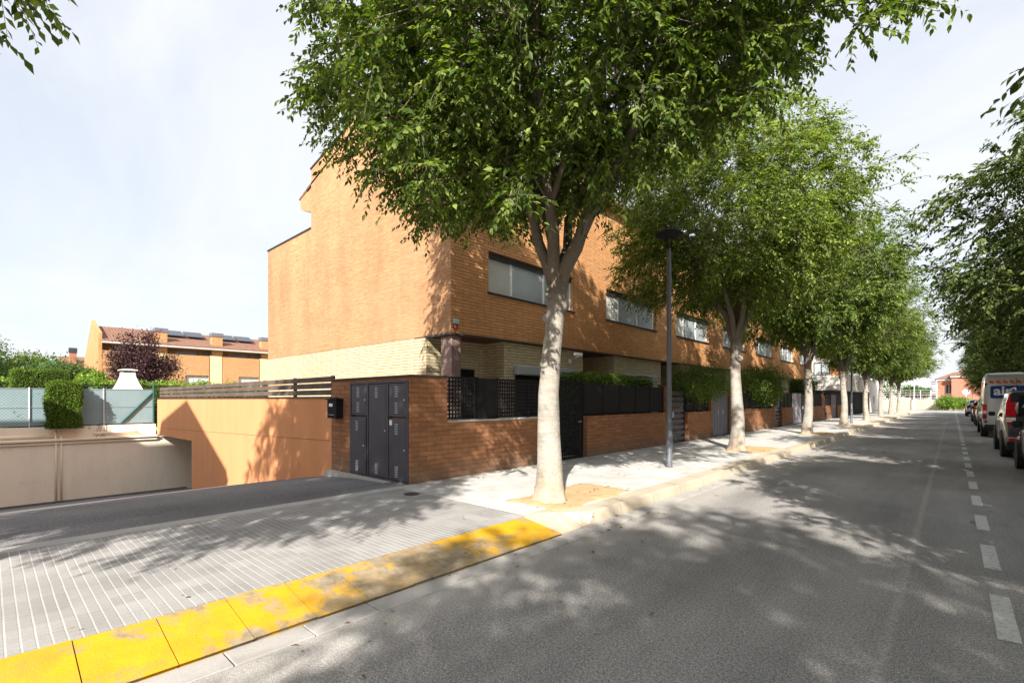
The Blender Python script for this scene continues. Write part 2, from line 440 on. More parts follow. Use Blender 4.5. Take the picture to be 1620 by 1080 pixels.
def leaf(name, dark, mid, light, trans=.32, tint=1.5):
    t = NT(name)
    g = t.n('ShaderNodeNewGeometry')
    r = g.outputs['Random Per Island']
    c = t.ramp(r, [(0., dark), (.55, mid), (1., light)])
    c = t.mix(1., c, t.ramp(t.noise(g.outputs['Position'], .9, 3), [(.3, .78), (.7, 1.25)]), 'MULTIPLY')
    def ex(s, p):
        tr = s.n('ShaderNodeBsdfTranslucent'); mx = s.n('ShaderNodeMixShader'); mx.inputs[0].default_value = trans
        s.l(s.mix(1., c, (tint*1.35, tint*1.4, tint*.5), 'MULTIPLY'), tr.inputs['Color'])
        s.l(p.outputs[0], mx.inputs[1]); s.l(tr.outputs[0], mx.inputs[2]); return mx.outputs[0]
    return t.out(c, .5, .22, extra=ex)
M['leaf'] = leaf('tree_leaf', (.030,.058,.010), (.070,.116,.018), (.21,.26,.058))
M['leaf_light'] = leaf('young_tree_leaf', (.042,.076,.011), (.098,.145,.021), (.25,.295,.07), .36)
M['leaf_olive'] = leaf('olive_tree_leaf', (.034,.056,.014), (.070,.105,.024), (.16,.20,.06))
M['leaf_cool'] = leaf('cool_leaf', (.030,.066,.022), (.060,.110,.035), (.12,.18,.06))
M['hedge_leaf'] = leaf('hedge_leaf', (.035,.070,.008), (.07,.125,.012), (.14,.21,.02), .2)
M['dark_hedge'] = leaf('dark_hedge_leaf', (.025,.055,.008), (.05,.095,.014), (.10,.15,.025), .2)
M['lime_leaf'] = leaf('laurel_leaf', (.06,.12,.012), (.12,.20,.025), (.22,.30,.05), .25)
M['plum_leaf'] = leaf('plum_leaf', (.018,.008,.012), (.045,.020,.026), (.11,.055,.055), .2, 1.0)
M['shrub_leaf'] = leaf('shrub_leaf', (.035,.070,.014), (.075,.125,.02), (.17,.22,.05), .25)
def screen_mat():
    t = NT('pale_blue_screen'); p = t.xyz(t.pos())
    k = 9.
    a = t.math('ABSOLUTE', t.math('SUBTRACT', t.math('FRACT', t.math('MULTIPLY', t.math('ADD', p[1], p[2]), k)), .5))
    b = t.math('ABSOLUTE', t.math('SUBTRACT', t.math('FRACT', t.math('MULTIPLY', t.math('SUBTRACT', p[1], p[2]), k)), .5))
    w = t.ramp(t.math('MINIMUM', a, b), [(.05, 1.), (.12, 0.)])
    c = t.ramp(t.noise(t.pos(), 1.4, 4), [(.3, (.21,.285,.30)), (.7, (.26,.34,.355))])
    return t.out(t.mix(w, c, (.12,.175,.19)), .7, .3)
M['screen'] = screen_mat()
def roof_tile():
    t = NT('clay_roof_tiles'); p = t.pos(); P = t.xyz(p)
    c = t.ramp(t.noise(p, 6, 4), [(.3, (.13,.07,.05)), (.55, (.21,.11,.075)), (.75, (.28,.165,.115))])
    w = t.math('ABSOLUTE', t.math('SUBTRACT', t.math('FRACT', t.math('MULTIPLY', P[1], 4.2)), .5))
    c = t.mix(t.ramp(w, [(.36, 0.), (.5, .75)]), c, (.09,.04,.03))
    return t.out(c, .85, .2, 0, w, .5, .04)
M['roof'] = roof_tile()
# ------------------------------------------------------------------ foliage
def mesh_np(name, co, faces_flat, sizes, smooth=False):
    me = bpy.data.meshes.new(name)
    me.vertices.add(len(co)); me.vertices.foreach_set('co', np.asarray(co, np.float32).ravel())
    me.loops.add(len(faces_flat)); me.loops.foreach_set('vertex_index', np.asarray(faces_flat, np.int32))
    st = np.concatenate([[0], np.cumsum(sizes)[:-1]]).astype(np.int32)
    me.polygons.add(len(sizes)); me.polygons.foreach_set('loop_start', st); me.polygons.foreach_set('loop_total', np.asarray(sizes, np.int32))
    if smooth: me.polygons.foreach_set('use_smooth', np.ones(len(sizes), bool))
    me.update(calc_edges=True); me.validate(); return me
LEAF = np.array([(0,0,0),(0,.50,-.045),(0,1.,-.16),(.20,.22,.02),(.235,.50,.015),(.10,.80,-.07),(-.20,.22,.02),(-.235,.50,.015),(-.10,.80,-.07)], float)
LF = [(0,3,4,1),(1,4,5,2),(0,1,7,6),(1,2,8,7)]
def leaves_mesh(name, pos, axis, up, size, simple=False):
    """one small folded leaf per point; axis = direction the leaf points, up = its face"""
    n = len(pos)
    a = axis/np.linalg.norm(axis, axis=1, keepdims=True)
    u = up - a*np.sum(a*up, 1, keepdims=True); u /= np.linalg.norm(u, axis=1, keepdims=True)+1e-9
    w = np.cross(a, u)
    if simple:
        T = np.array([(0,0,0),(.25,.45,.04),(0,1.,-.12),(-.25,.45,.04)]); F = [(0,1,2,3)]
    else: T, F = LEAF, LF
    co = pos[:, None, :] + size[:, None, None]*(T[None, :, 0, None]*w[:, None, :] + T[None, :, 1, None]*a[:, None, :] + T[None, :, 2, None]*u[:, None, :])
    k = len(T); base = (np.arange(n)*k)[:, None]
    fl = np.concatenate([np.array(F).ravel()[None, :] + base], 1).ravel()
    return mesh_np(name, co.reshape(-1, 3), fl, [len(F[0])]*(len(F)*n), False)

def crown_geo(seed, R=4.1, z0=3.15, zc=6.4, up=3.6, down=3.0, nclus=900, twigs=5, per=13, lsize=.115, offs=(0,0), trunk_r=.17, fork=3.2, lean=(.1,.06), nl=6, bias=None, dirs=None):
    rng = np.random.default_rng(seed)
    tb = MB()
    # trunk with a flared, buttressed foot
    prof = [(0,.315),(.06,.29),(.16,.258),(.32,.232),(.6,.212),(1.0,.196),(1.6,.176),(2.2,.160),(2.6,.154),(2.9,.156),(fork-.1,.185),(fork+.12,.175)]
    k = 22
    n0 = len(tb.v)
    ph = rng.uniform(0, 6.28, 4)
    for z, r in prof:
        q = z/fork
        cx, cy = lean[0]*q + .03*math.sin(2.2*z+ph[0]), lean[1]*q + .03*math.cos(1.7*z+ph[1])
        for j in range(k):
            t = 2*PI*j/k
            rr = r*trunk_r/.17*(1 + .035*math.sin(3*t+ph[2]+z) + (.16*math.exp(-z/.22))*math.sin(5*t+ph[3]) + .02*rng.normal())
            tb.v.append((cx+rr*math.cos(t), cy+rr*math.sin(t), z-.03))
    for i in range(len(prof)-1):
        for j in range(k):
            a, b = n0+i*k+j, n0+i*k+(j+1) % k
            tb.f.append((a, b, b+k, a+k))
    top = np.array([lean[0], lean[1], fork-.05])
    # knots where old limbs were sawn off
    for _ in range(4):
        z = rng.uniform(1.9, 3.0); t = rng.uniform(0, 6.28); q = z/fork
        c = Vector((lean[0]*q+.13*math.cos(t), lean[1]*q+.13*math.sin(t), z)); o = Vector((math.cos(t), math.sin(t), .25))
        tb.tube([c-o*.06, c+o*.02, c+o*.055, c+o*.045], [.10,.085,.06,.01], 9)
    def env(d):
        """radius of the crown along unit directions d"""
        d = np.atleast_2d(d)
        az = np.arctan2(d[:,1], d[:,0]); el = np.arcsin(np.clip(d[:,2], -1, 1))
        vz = np.where(d[:,2] > 0, up, down)
        r = 1/np.sqrt((d[:,0]**2+d[:,1]**2)/R**2 + d[:,2]**2/vz**2)
        r *= 1 + .10*np.sin(3*az+ph[0]+2*el) + .08*np.sin(5*az+ph[1]-3*el) + .06*np.sin(9*az+7*el+ph[2])
        return r
    cen = np.array([offs[0]+lean[0], offs[1]+lean[1], zc])
    nodes = []; nrad = []
    def bez(p0, p1, p2, p3, m):
        t = np.linspace(0, 1, m)[:, None]
        return (1-t)**3*p0 + 3*(1-t)**2*t*p1 + 3*(1-t)*t*t*p2 + t**3*p3
    az0 = rng.uniform(0, 6.28)
    for i in range(nl):
        if dirs: az, el, k0 = dirs[i]
        else: az, el, k0 = az0 + 2*PI*i/nl + rng.uniform(-.3, .3), rng.uniform(.15, .95), 1.
        d = np.array([math.cos(az)*math.cos(el), math.sin(az)*math.cos(el), math.sin(el)])
        tgt = cen + d*env(d)[0]*.82*k0
        h = np.array([math.cos(az), math.sin(az), 0])
        pts = bez(top - np.array([0,0,.12]) + h*.05, top + h*.22 + np.array([0,0,.55]), top + (tgt-top)*.55 + np.array([0,0,.55]) + rng.normal(0,.15,3), tgt, 11)
        pts[2:-1] += rng.normal(0, .045, (8, 3))
        r0 = rng.uniform(.085, .12)*trunk_r/.17
        rad = r0*(1-np.linspace(0,1,11))**.8 + .014
        tb.tube(pts, list(rad), 9)
        for q in range(3, 11): nodes.append(pts[q]); nrad.append(rad[q])
        for s in range(6):
            j = int(rng.integers(3, 10)); b = pts[j]
            dd = d*.6 + rng.normal(0, .75, 3); dd /= np.linalg.norm(dd)
            tg = cen + dd*env(dd)[0]*rng.uniform(.55, .9)
            if np.linalg.norm(tg-b) > 3.4: tg = b + (tg-b)/np.linalg.norm(tg-b)*3.4
            p2 = bez(b, b + (tg-b)*.3 + np.array([0,0,.25]), b+(tg-b)*.7 + np.array([0,0,.22]) + rng.normal(0,.12,3), tg, 8)
            r2 = np.linspace(min(rad[j]*.6, .045), .008, 8)
            tb.tube(p2, list(r2), 6)
            for q in range(2, 8): nodes.append(p2[q]); nrad.append(r2[q])
    nodes = np.array(nodes)
    # leaf clusters fill the envelope, denser towards the outside
    d = rng.normal(0, 1, (nclus*3, 3)); d /= np.linalg.norm(d, axis=1, keepdims=True)
    rr = (.30 + .70*rng.random(len(d))**.55)
    c = cen + d*(env(d)*rr)[:, None]
    keep = c[:, 2] > z0 + .25*rng.random(len(c))
    # gaps between the foliage masses
    g = np.sin(c[:,0]*1.9+ph[0])*np.sin(c[:,1]*2.1+ph[1])*np.sin(c[:,2]*2.4+ph[2])
    keep &= g < .36
    c = c[keep]
    if bias is not None: c = c[bias(c - np.array([0,0,0]))]
    c = c[:nclus]
    P, A, U, S = [], [], [], []; used = {}
    for q in c:
        dist = np.linalg.norm(nodes - q, axis=1) + .6*np.maximum(0, nodes[:,2]-q[2])
        j = int(np.argmin(dist)); b = nodes[j]
        if dist[j] > .12 and used.get(j, 0) < 4:
            used[j] = used.get(j, 0)+1
            m = (b+q)/2 + np.array([0,0,.12*dist[j]])
            tb.tube([b, m, q], [min(nrad[j]*.7, .014), .009, .005], 4, False)
        out = (q-cen); out /= np.linalg.norm(out)+1e-6
        for _ in range(twigs):
            td = out*.75 + rng.normal(0, .62, 3) + np.array([0,0,.05]); td /= np.linalg.norm(td)
            L = rng.uniform(.28, .56)
            s = np.linspace(.12, 1, per)[:, None]
            pts = q + td*L*s + np.array([0,0,-1.])*(.26*L*s**2)
            side = np.cross(td, [0,0,1.]); side /= np.linalg.norm(side)+1e-6
            alt = np.where(np.arange(per) % 2 == 0, 1., -1.)[:, None]
            ax = td*.55 + side*alt*.75 + np.array([0,0,-.48]) + rng.normal(0, .22, (per, 3))
            upv = np.array([0,0,1.]) + out*.25 + rng.normal(0, .38, (per, 3))
            P.append(pts); A.append(ax); U.append(upv); S.append(lsize*rng.uniform(.7, 1.25, per))
            if rng.random() < .5: tb.tube([q, q+td*L*.5+np.array([0,0,-.065*L]), q+td*L+np.array([0,0,-.26*L])], [.005,.0035,.002], 3, False)
    return tb, np.vstack(P), np.vstack(A), np.vstack(U), np.concatenate(S)

def tree_proto(name, label, cat, group, loc, mat='leaf', simple=False, rotz=0, **kw):
    tb, P, A, U, S = crown_geo(**kw)
    r = thing(name, label, cat, loc, group, rotz)
    me = bpy.data.meshes.new('trunk'); me.from_pydata([tuple(v) for v in tb.v], [], tb.f); me.update()
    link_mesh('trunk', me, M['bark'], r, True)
    link_mesh('crown', leaves_mesh('crown', P, A, U, S, simple), M[mat], r)
    return r

def leafy_box(x0, x1, y0, y1, z0, z1, n, size, rng, rnd=.0, wob=.04, faces='xXyYZ'):
    """points just over the faces of a clipped hedge"""
    P, N = [], []
    ar = {'x': (y1-y0)*(z1-z0), 'X': (y1-y0)*(z1-z0), 'y': (x1-x0)*(z1-z0), 'Y': (x1-x0)*(z1-z0), 'Z': (x1-x0)*(y1-y0)}
    tot = sum(ar[f] for f in faces)
    for f in faces:
        m = max(4, int(n*ar[f]/tot)); a, b = rng.random(m), rng.random(m)
        X, Y, Z = x0+(x1-x0)*a, y0+(y1-y0)*b, z0+(z1-z0)*b
        if f in 'xX': p = np.stack([np.full(m, x0 if f == 'x' else x1), y0+(y1-y0)*a, Z], 1); nn = (-1 if f == 'x' else 1, 0, 0)
        elif f in 'yY': p = np.stack([X, np.full(m, y0 if f == 'y' else y1), Z], 1); nn = (0, -1 if f == 'y' else 1, 0)
        else: p = np.stack([X, Y, np.full(m, z1)], 1); nn = (0, 0, 1)
        nn = np.tile(np.array(nn, float), (m, 1))
        p += nn*(wob*np.sin(p[:, [1]]*4.3+p[:, [2]]*5.1+p[:, [0]]*3.7) + rng.normal(0, wob*.6, (m, 1)))
        P.append(p); N.append(nn)
    return np.vstack(P), np.vstack(N)
def hedge(name, label, box, n, size, mat, seed=1, group=None, wob=.05, cat='hedge'):
    rng = np.random.default_rng(seed)
    x0, x1, y0, y1, z0, z1 = box
    r = thing(name, label, cat, ((x0+x1)/2, (y0+y1)/2, z0), group)
    P, N = leafy_box(*box, n, size, rng, wob=wob)
    A = N*.35 + rng.normal(0, .7, P.shape) + np.array([0,0,.25]); U = N + rng.normal(0, .55, P.shape)
    link_mesh('foliage', leaves_mesh('foliage', P - np.array(r.location), A, U, size*rng.uniform(.7, 1.35, len(P)), True), M[mat], r)
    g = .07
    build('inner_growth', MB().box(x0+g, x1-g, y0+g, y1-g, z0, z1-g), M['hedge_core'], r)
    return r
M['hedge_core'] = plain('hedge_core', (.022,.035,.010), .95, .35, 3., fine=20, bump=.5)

def bush(name, label, cat, loc, rad, n, size, mat, seed=1, group=None, stems=5, stem_h=.9, lumps=9, shape=None, stem_r=.02):
    """stems, and a crown built of many leaf clumps"""
    rng = np.random.default_rng(seed)
    r = thing(name, label, cat, loc, group)
    rx, ry, rz = rad
    zc = stem_h + rz*.75
    nc = max(40, n//40)
    d = rng.normal(0, 1, (nc, 3)); d /= np.linalg.norm(d, axis=1, keepdims=True)
    az = np.arctan2(d[:,1], d[:,0]); ph = rng.uniform(0, 6.28, 3)
    k = (1 + .16*np.sin(3*az+ph[0]+3*d[:,2]) + .12*np.sin(6*az+ph[1]-5*d[:,2]))*(.35+.65*rng.random(nc)**.5)
    c = d*np.array([rx, ry, rz])*k[:, None] + np.array([0, 0, zc])
    if shape: c = shape(c, rng)
    P = (c[:, None, :] + rng.normal(0, 1, (nc, 40, 3))*np.array([.11*rx+.05, .11*ry+.05, .11*rz+.05])).reshape(-1, 3)
    out = np.repeat(d, 40, 0)
    A = out*.5 + rng.normal(0, .7, P.shape) + np.array([0,0,-.15]); U = np.array([0,0,.8]) + out*.5 + rng.normal(0, .5, P.shape)
    link_mesh('crown', leaves_mesh('crown', P, A, U, size*rng.uniform(.7, 1.3, len(P)), True), M[mat], r)
    tb = MB()
    for i in range(stems):
        a = 2*PI*i/stems + rng.uniform(-.4, .4); h = np.array([math.cos(a), math.sin(a), 0])
        e = c[int(rng.integers(nc))]
        if stems == 1: h = h*.05
        tb.tube([h*.06, h*.12 + np.array([0,0,stem_h*.6]), h*rx*.25 + np.array([0,0,zc*.8]), e], [stem_r, stem_r*.85, stem_r*.6, stem_r*.2], 6)
        for _ in range(4):
            e2 = c[int(rng.integers(nc))]
            tb.tube([h*.12 + np.array([0,0,stem_h*.8]), (h*rx*.2+np.array([0,0,zc]) + e2)/2, e2], [stem_r*.5, stem_r*.35, stem_r*.1], 5)
    if stems:
        me = bpy.data.meshes.new('stem'); me.from_pydata([tuple(v) for v in tb.v], [], tb.f); me.update()
        link_mesh('stem' if stems > 1 else 'trunk', me, M['twig'], r, True)
    return r
M['twig'] = plain('brown_twig', (.11,.085,.06), .9, .25, 6.)
# ------------------------------------------------------------------ ground, road, pavement
g = MB()
for (x0, x1, y0, y1) in ((-6.95, 900, -900, 900), (-900, -6.95, 6.6, 900), (-900, -25.6, -900, 6.6), (-25.6, -6.95, -900, -6.6)):
    g.poly([(x0,y0,-.02),(x1,y0,-.02),(x1,y1,-.02),(x0,y1,-.02)])
struct('ground', g, M['earth'])
struct('road', MB().poly([(-3.18,-40,0),(2.9,-40,0),(2.9,84,0),(-3.18,84,0)]).poly([(-60,84,0),(60,84,0),(60,97,0),(-60,97,0)]), M['asphalt'])
gm = MB()
y = -12.
while y < 84:
    L = .5 if y < 20 else 4.
    gm.bbox(-3.385, -3.17, y+.004, min(84, y+L)-.004, -.06, .012, .005); y += L
struct('gutter', gm, M['gutter'])
k = MB(); secs = []
for (yy, bx, bz, tx, tz, ix) in ((4.56,-3.40,.02,-3.96,.132,-4.02),(4.78,-3.40,.02,-3.93,.136,-4.02),(4.98,-3.40,.02,-3.76,.142,-4.0),(5.16,-3.40,.02,-3.56,.148,-3.9),(5.34,-3.405,.005,-3.455,.150,-3.76),(5.6,-3.405,.0,-3.445,.152,-3.73)):
    secs.append([(bx,yy,-.05),(bx,yy,bz),(tx,yy,tz-.012),(tx-.02,yy,tz),(ix,yy,tz),(ix,yy,-.05)])
yy = 6.
while yy < 84.1:
    secs.append([(-3.405,yy,-.05),(-3.405,yy,0),(-3.445,yy,.140),(-3.465,yy,.152),(-3.73,yy,.152),(-3.73,yy,-.05)]); yy += 1.
for s_ in secs: k.v += s_
for i in range(len(secs)-1):
    for j in range(6):
        a, b = i*6+j, i*6+(j+1) % 6; k.f.append((a, b, b+6, a+6))
k.f.append(tuple(range(6)))
struct('kerb', k, M['kerb'])
# sloping yellow slabs of the driveway crossing
sl = MB(); rs = random.Random(3)
y = 4.545
while y > -8:
    y0 = y-.42; j = rs.uniform(-.004, .004)
    x0, x1 = -3.965, -3.395
    sl.v += [(x0,y0+.003,.02),(x1,y0+.003,-.05),(x1,y-.003,-.05),(x0,y-.003,.02),
             (x0,y0+.003,.132+j),(x1+.02,y0+.003,.036+j),(x1,y0+.003,.018),(x0,y-.003,.132+j),(x1+.02,y-.003,.036+j),(x1,y-.003,.018)]
    n = len(sl.v)-10
    sl.f += [(n+4,n+5,n+8,n+7),(n+5,n+6,n+9,n+8),(n,n+4,n+7,n+3),(n+6,n+1,n+2,n+9),(n,n+1,n+6,n+5,n+4),(n+3,n+7,n+8,n+9,n+2)]
    y = y0
struct('yellow_kerb', sl, M['yellow'])
struct('kerb_bed', MB().box(-3.96, -3.40, -12, 4.56, -.08, .008), M['gutter'])
struct('driveway_paving', MB().box(-6.70, -3.972, -12, 4.62, -.05, .132), M['drive_tiles'])
pv = MB().box(-6.885, -4.02, 4.62, 5.34, -.05, .140).box(-6.885, -3.73, 5.34, 84, -.05, .141)
struct('pavement', pv, M['walk_tiles'])
struct('concrete_edge', MB().bbox(-6.93, -6.70, -12, 4.75, -.05, .137, .004).box(-9.7,-6.93,4.75,4.92,-.3,.12), M['concrete'])
r = MB(); prof = [(-6.93,.128),(-7.6,.118),(-8.4,.098),(-9.2,.045),(-10.2,-.07),(-12,-.34),(-20.1,-1.60),(-24.0,-2.2),(-25.35,-2.36),(-25.35,-2.361)]
for i in range(len(prof)-1):
    (a, za), (b, zb) = prof[i], prof[i+1]
    r.poly([(a,-6.5,za),(b,-6.5,zb),(b,4.93 if a > -20 else 12,zb),(a,4.93 if a > -20 else 12,za)])
struct('driveway_ramp', r, M['ramp'])
struct('garden_paving', MB().box(-9.05,-7.16,5.75,48,-.05,.13).box(-9.95,-9.05,7.5,9.6,-.05,.13), M['concrete'])
struct('right_pavement', MB().box(2.9, 6.2, -30, 84, -.05, .15), M['walk_tiles'])
# parking bay dashes
d = MB(); yy = -1.25
ys = []
y = 4.56
for i in range(-3, 42):
    y0 = 4.56 + 1.845*i
    d.poly([(.222,y0,.004),(.338,y0,.004),(.338,y0+1.02,.004),(.222,y0+1.02,.004)])
struct('parking_line', d, M['marking'])
# sandy tree pits
def pit(x0, x1, y0, y1, seed):
    rg = np.random.default_rng(seed); nx, ny = 22, 40
    m = MB(); ph = rg.uniform(0, 6, 6)
    for j in range(ny+1):
        for i in range(nx+1):
            u, v = i/nx, j/ny
            x, y = x0-.25+(x1-x0+.5)*u if False else x0+(x1-x0)*u, y0+(y1-y0)*v
            e = min(u, 1-u)*(x1-x0), min(v, 1-v)*(y1-y0)
            ed = min(e)
            h = .132 + .03*min(1, max(0, ed-.02)/.12) + .008*math.sin(9*x+ph[0])*math.sin(7*y+ph[1]) + .006*rg.normal()
            if ed < .001: h = .12
            x += .03*math.sin(y*6+ph[2]); y += .03*math.sin(x*7+ph[3])
            m.v.append((x, y, h))
    for j in range(ny):
        for i in range(nx):
            a = j*(nx+1)+i; m.f.append((a, a+1, a+nx+2, a+nx+1))
    return m
for i in range(9):
    yb = 5.45 + 9.07*i
    o = build('soil', pit(-4.82, -3.74, yb-.42, yb+1.62, i), M['soil'], None, True); tag(o, None, None, None, 'structure')
o = build('manhole_cover', MB().lathe((-6.2,4.45,.118), [(.12,0),(.12,.022),(.105,.024),(.10,.020),(.03,.020),(.02,.024)], 24), M['dark_metal'])
tag(o, 'small round iron cover set in the pavement near the brick corner', 'cover')
# ------------------------------------------------------------------ the brown brick garden front
XW = -6.89
mc = thing('meter_cabinet_wall', 'brown brick corner block holding five charcoal meter doors', 'brick wall', (-8.3, 5.3, .1))
cw = MB()
cw.wall(1, 4.93, -9.72, XW, -.4, 2.0, [(-8.93, -6.955+.0, .13, 1.945)], .09, -1)
cw.poly([(XW,4.93,-.4),(XW,5.74,-.4),(XW,5.74,2.0),(XW,4.93,2.0)]).poly([(-9.72,4.93,-.4),(-9.72,5.74,-.4),(-9.72,5.74,2.0),(-9.72,4.93,2.0)]).poly([(-9.72,5.74,-.4),(XW,5.74,-.4),(XW,5.74,2.0),(-9.72,5.74,2.0)])
cw.poly([(-8.93,5.02,.13),(-6.955,5.02,.13),(-6.955,5.02,1.945),(-8.93,5.02,1.945)])
build('wall', cw, M['wall_brick'], mc)
build('coping', MB().bbox(-9.75, XW+.03, 4.90, 5.77, 2.0, 2.035, .006), M['fascia'], mc)
fr = MB()
for x in (-8.93, -8.285, -7.60, -6.99): fr.box(x, x+.035, 4.915, 5.0, .13, 1.945)
fr.box(-8.895, -6.99, 4.918, 5.0, 1.905, 1.943).box(-8.895,-6.99,4.918,5.0,.13,.155)
build('frame', fr, M['cabinet'], mc)
def cab_door(x0, x1, z0, z1, vents, y=4.945, ajar=False):
    d = MB().bbox(x0+.008, x1-.008, y-.022, y+.03, z0+.006, z1-.006, .006)
    d.bbox(x0+.05, x1-.05, y-.028, y-.01, z0+.05, z1-.05, .004)
    o = build('door', d, M['cabinet'], mc)
    for vz in vents:
        cx = x0 + (x1-x0)*.45
        v = MB()
        for i in range(5):
            zz = vz + .042*i
            for s in (-1, 1): v.box(cx+s*.025-.02, cx+s*.025+.02, y-.034, y-.027, zz, zz+.02)
        build('vent', v, M['grey_alu'], o)
    build('latch', MB().lathe((x1-.06, y-.03, (z0+z1)/2), [(.014,-.012),(.014,.0),(.008,.004)], 10, 1), M['light_alu'], o)
cab_door(-8.89, -8.29, 1.29, 1.90, (1.65, 1.36))
cab_door(-8.89, -8.31, .16, 1.27, (1.0, .22), 4.925)
cab_door(-8.245, -7.605, .16, 1.90, (1.64, .22))
cab_door(-7.56, -6.995, 1.29, 1.90, (1.65, 1.36))
cab_door(-7.56, -6.995, .16, 1.27, (.98, .22))
build('sticker', MB().box(-7.52,-7.44,4.912,4.916,1.14,1.23), M['white_decal'], mc)

mb_ = thing('mailbox', 'black metal mailbox on the brick beside the meter doors', 'mailbox', (-9.42, 4.93, 1.2))
build('body', MB().prism([(-9.60,1.22),(-9.22,1.22),(-9.22,1.60),(-9.41,1.645),(-9.60,1.60)], 1, 4.77, 4.925), M['black_metal'], mb_, bevel=.01)
build('lid', MB().bbox(-9.63,-9.19,4.745,4.925,1.60,1.622,.005), M['black_metal'], mb_)
build('name_plate', MB().box(-9.5,-9.36,4.762,4.768,1.46,1.52), M['white_decal'], mb_)
build('slot', MB().box(-9.52,-9.30,4.764,4.769,1.285,1.295), M['grey_alu'], mb_)

def low_wall(label, y0, y1, h=1.18, group='low brick walls along the pavement'):
    t = thing('garden_wall', label, 'garden wall', (XW, (y0+y1)/2, .1), group)
    build('wall', MB().box(XW-.26, XW, y0, y1, -.2, h), M['wall_brick'], t)
    build('coping', MB().bbox(XW-.29, XW+.03, y0, y1, h, h+.032, .006), M['wall_brick'] if y0 > 10 else M['concrete'], t)
    return t
def lattice(mb, y0, y1, z0, z1, x=XW-.1, p=.074, w=.033):
    ny = max(1, round((y1-y0)/p)); nz = max(1, round((z1-z0)/p))
    for i in range(ny+1):
        y = y0+(y1-y0)*i/ny; mb.box(x-.008, x+.008, y-w/2, y+w/2, z0, z1)
    for i in range(nz+1):
        z = z0+(z1-z0)*i/nz; mb.box(x-.0065, x+.0065, y0, y1, z-w/2, z+w/2)
    return mb
def post(mb, y, z0, z1, x=XW-.1, w=.05):
    return mb.box(x-w/2, x+w/2, y-w/2, y+w/2, z0, z1)
# first garden, nearest the corner: openwork lattice
a = low_wall('brown brick low wall under the black lattice, nearest the corner', 5.74, 9.12)
f = thing('lattice_fence', 'black square-hole lattice fence on the first low brick wall', 'fence', (XW-.1, 7.4, 1.21))
build('lattice', lattice(MB(), 5.80, 6.56, 1.25, 2.02), M['black_metal'], f)
build('lattice', lattice(MB(), 7.18, 8.12, 1.25, 2.02), M['black_metal'], f)
build('lattice', lattice(MB(), 8.18, 9.10, 1.25, 2.02), M['black_metal'], f)
build('solid_panel', MB().bbox(XW-.13, XW-.06, 6.60, 7.14, 1.214, 2.03, .006), M['black_metal'], f)
for y in (5.77, 6.58, 7.16, 8.15, 9.10): build('post', post(MB(), y, 1.213, 2.05), M['black_metal'], f)
gt = thing('garden_gate', 'full-height black lattice garden gate behind the nearest tree trunk', 'gate', (XW-.1, 9.72, .14), 'garden gates')
build('lattice', lattice(MB(), 9.21, 10.24, .17, 2.02, p=.078, w=.031), M['black_metal'], gt)
gf = MB(); post(gf, 9.19, .142, 2.06); post(gf, 10.27, .142, 2.06); gf.box(XW-.13,XW-.07,9.215,10.245,2.03,2.06).box(XW-.13,XW-.07,9.215,10.245,.142,.16)
build('frame', gf, M['black_metal'], gt)
build('handle', MB().tube([(XW-.07,10.12,1.05),(XW-.02,10.12,1.05),(XW-.02,10.0,1.05)], .011, 8), M['grey_alu'], gt)

def panel_fence(label, y0, y1, n, z0=1.214, z1=2.0, mat='dark_metal'):
    t = thing('panel_fence', label, 'fence', (XW-.1, (y0+y1)/2, z0), 'solid dark panel fences on the low walls')
    w = (y1-y0)/n; q = MB()
    for i in range(n):
        build('panel', MB().bbox(XW-.125, XW-.09, y0+w*i+.03, y0+w*(i+1)-.03, z0+.03, z1, .005), M['black_metal'], t)
    for i in range(n+1): build('post', post(MB(), y0+w*i, z0, z1+.02, XW-.1, .046), M['black_metal'], t)
    return t
def brick_post(label, y0, y1, h=2.05):
    t = thing('brick_post', label, 'brick post', (XW-.13, (y0+y1)/2, .1), 'brick posts of the garden front')
    build('shaft', MB().box(XW-.28, XW+.015, y0, y1, -.2, h), M['wall_brick'], t)
    build('cap', MB().bbox(XW-.31, XW+.04, y0-.02, y1+.02, h, h+.04, .006), M['fascia'], t)
def bar_gate(label, y0, y1, h=2.0):
    t = thing('garden_gate', label, 'gate', (XW-.1, (y0+y1)/2, .14), 'garden gates')
    for y in (y0, y1): build('post', post(MB(), y, .142, h+.02), M['black_metal'], t)
    s = MB(); nz = 9
    for i in range(nz):
        z = .2 + (h-.25)*i/nz
        s.bbox(XW-.125, XW-.085, y0+.03, y1-.03, z, z+(h-.25)/nz-.055, .008)
    build('slats', s, M['cabinet'], t)
    build('lock_box', MB().bbox(XW-.08,XW-.03,y0+.05,y0+.16,1.0,1.2,.006).tube([(XW-.05,y0+.16,1.1),(XW-.02,y0+.16,1.1),(XW-.02,y0+.27,1.1)], .01, 8), M['grey_alu'], t)
def double_gate(label, y0, y1, h=1.98, mat='gate_grey'):
    t = thing('driveway_gate', label, 'gate', (XW-.1, (y0+y1)/2, .14), 'sheet metal double gates')
    mid = (y0+y1)/2
    for (a, b, hy) in ((y0, mid-.01, mid-.28), (mid+.01, y1, mid+.28)):
        m = MB().bbox(XW-.13, XW-.09, a, b, .17, h, .006)
        yy = a+.12
        while yy < b-.06: m.box(XW-.092, XW-.082, yy-.006, yy+.006, .2, h-.03); yy += .17
        o = build('leaf', m, M[mat], t)
        build('handle', MB().tube([(XW-.085,hy,1.02),(XW-.03,hy,1.02),(XW-.03,hy,1.16),(XW-.085,hy,1.16)], .012, 8), M['light_alu'], o)
    fm = MB(); post(fm, y0-.03, .142, h+.05); post(fm, y1+.03, .142, h+.05); fm.box(XW-.125,XW-.075,y0,y1,h+.005,h+.05)
    build('frame', fm, M['black_metal'], t)

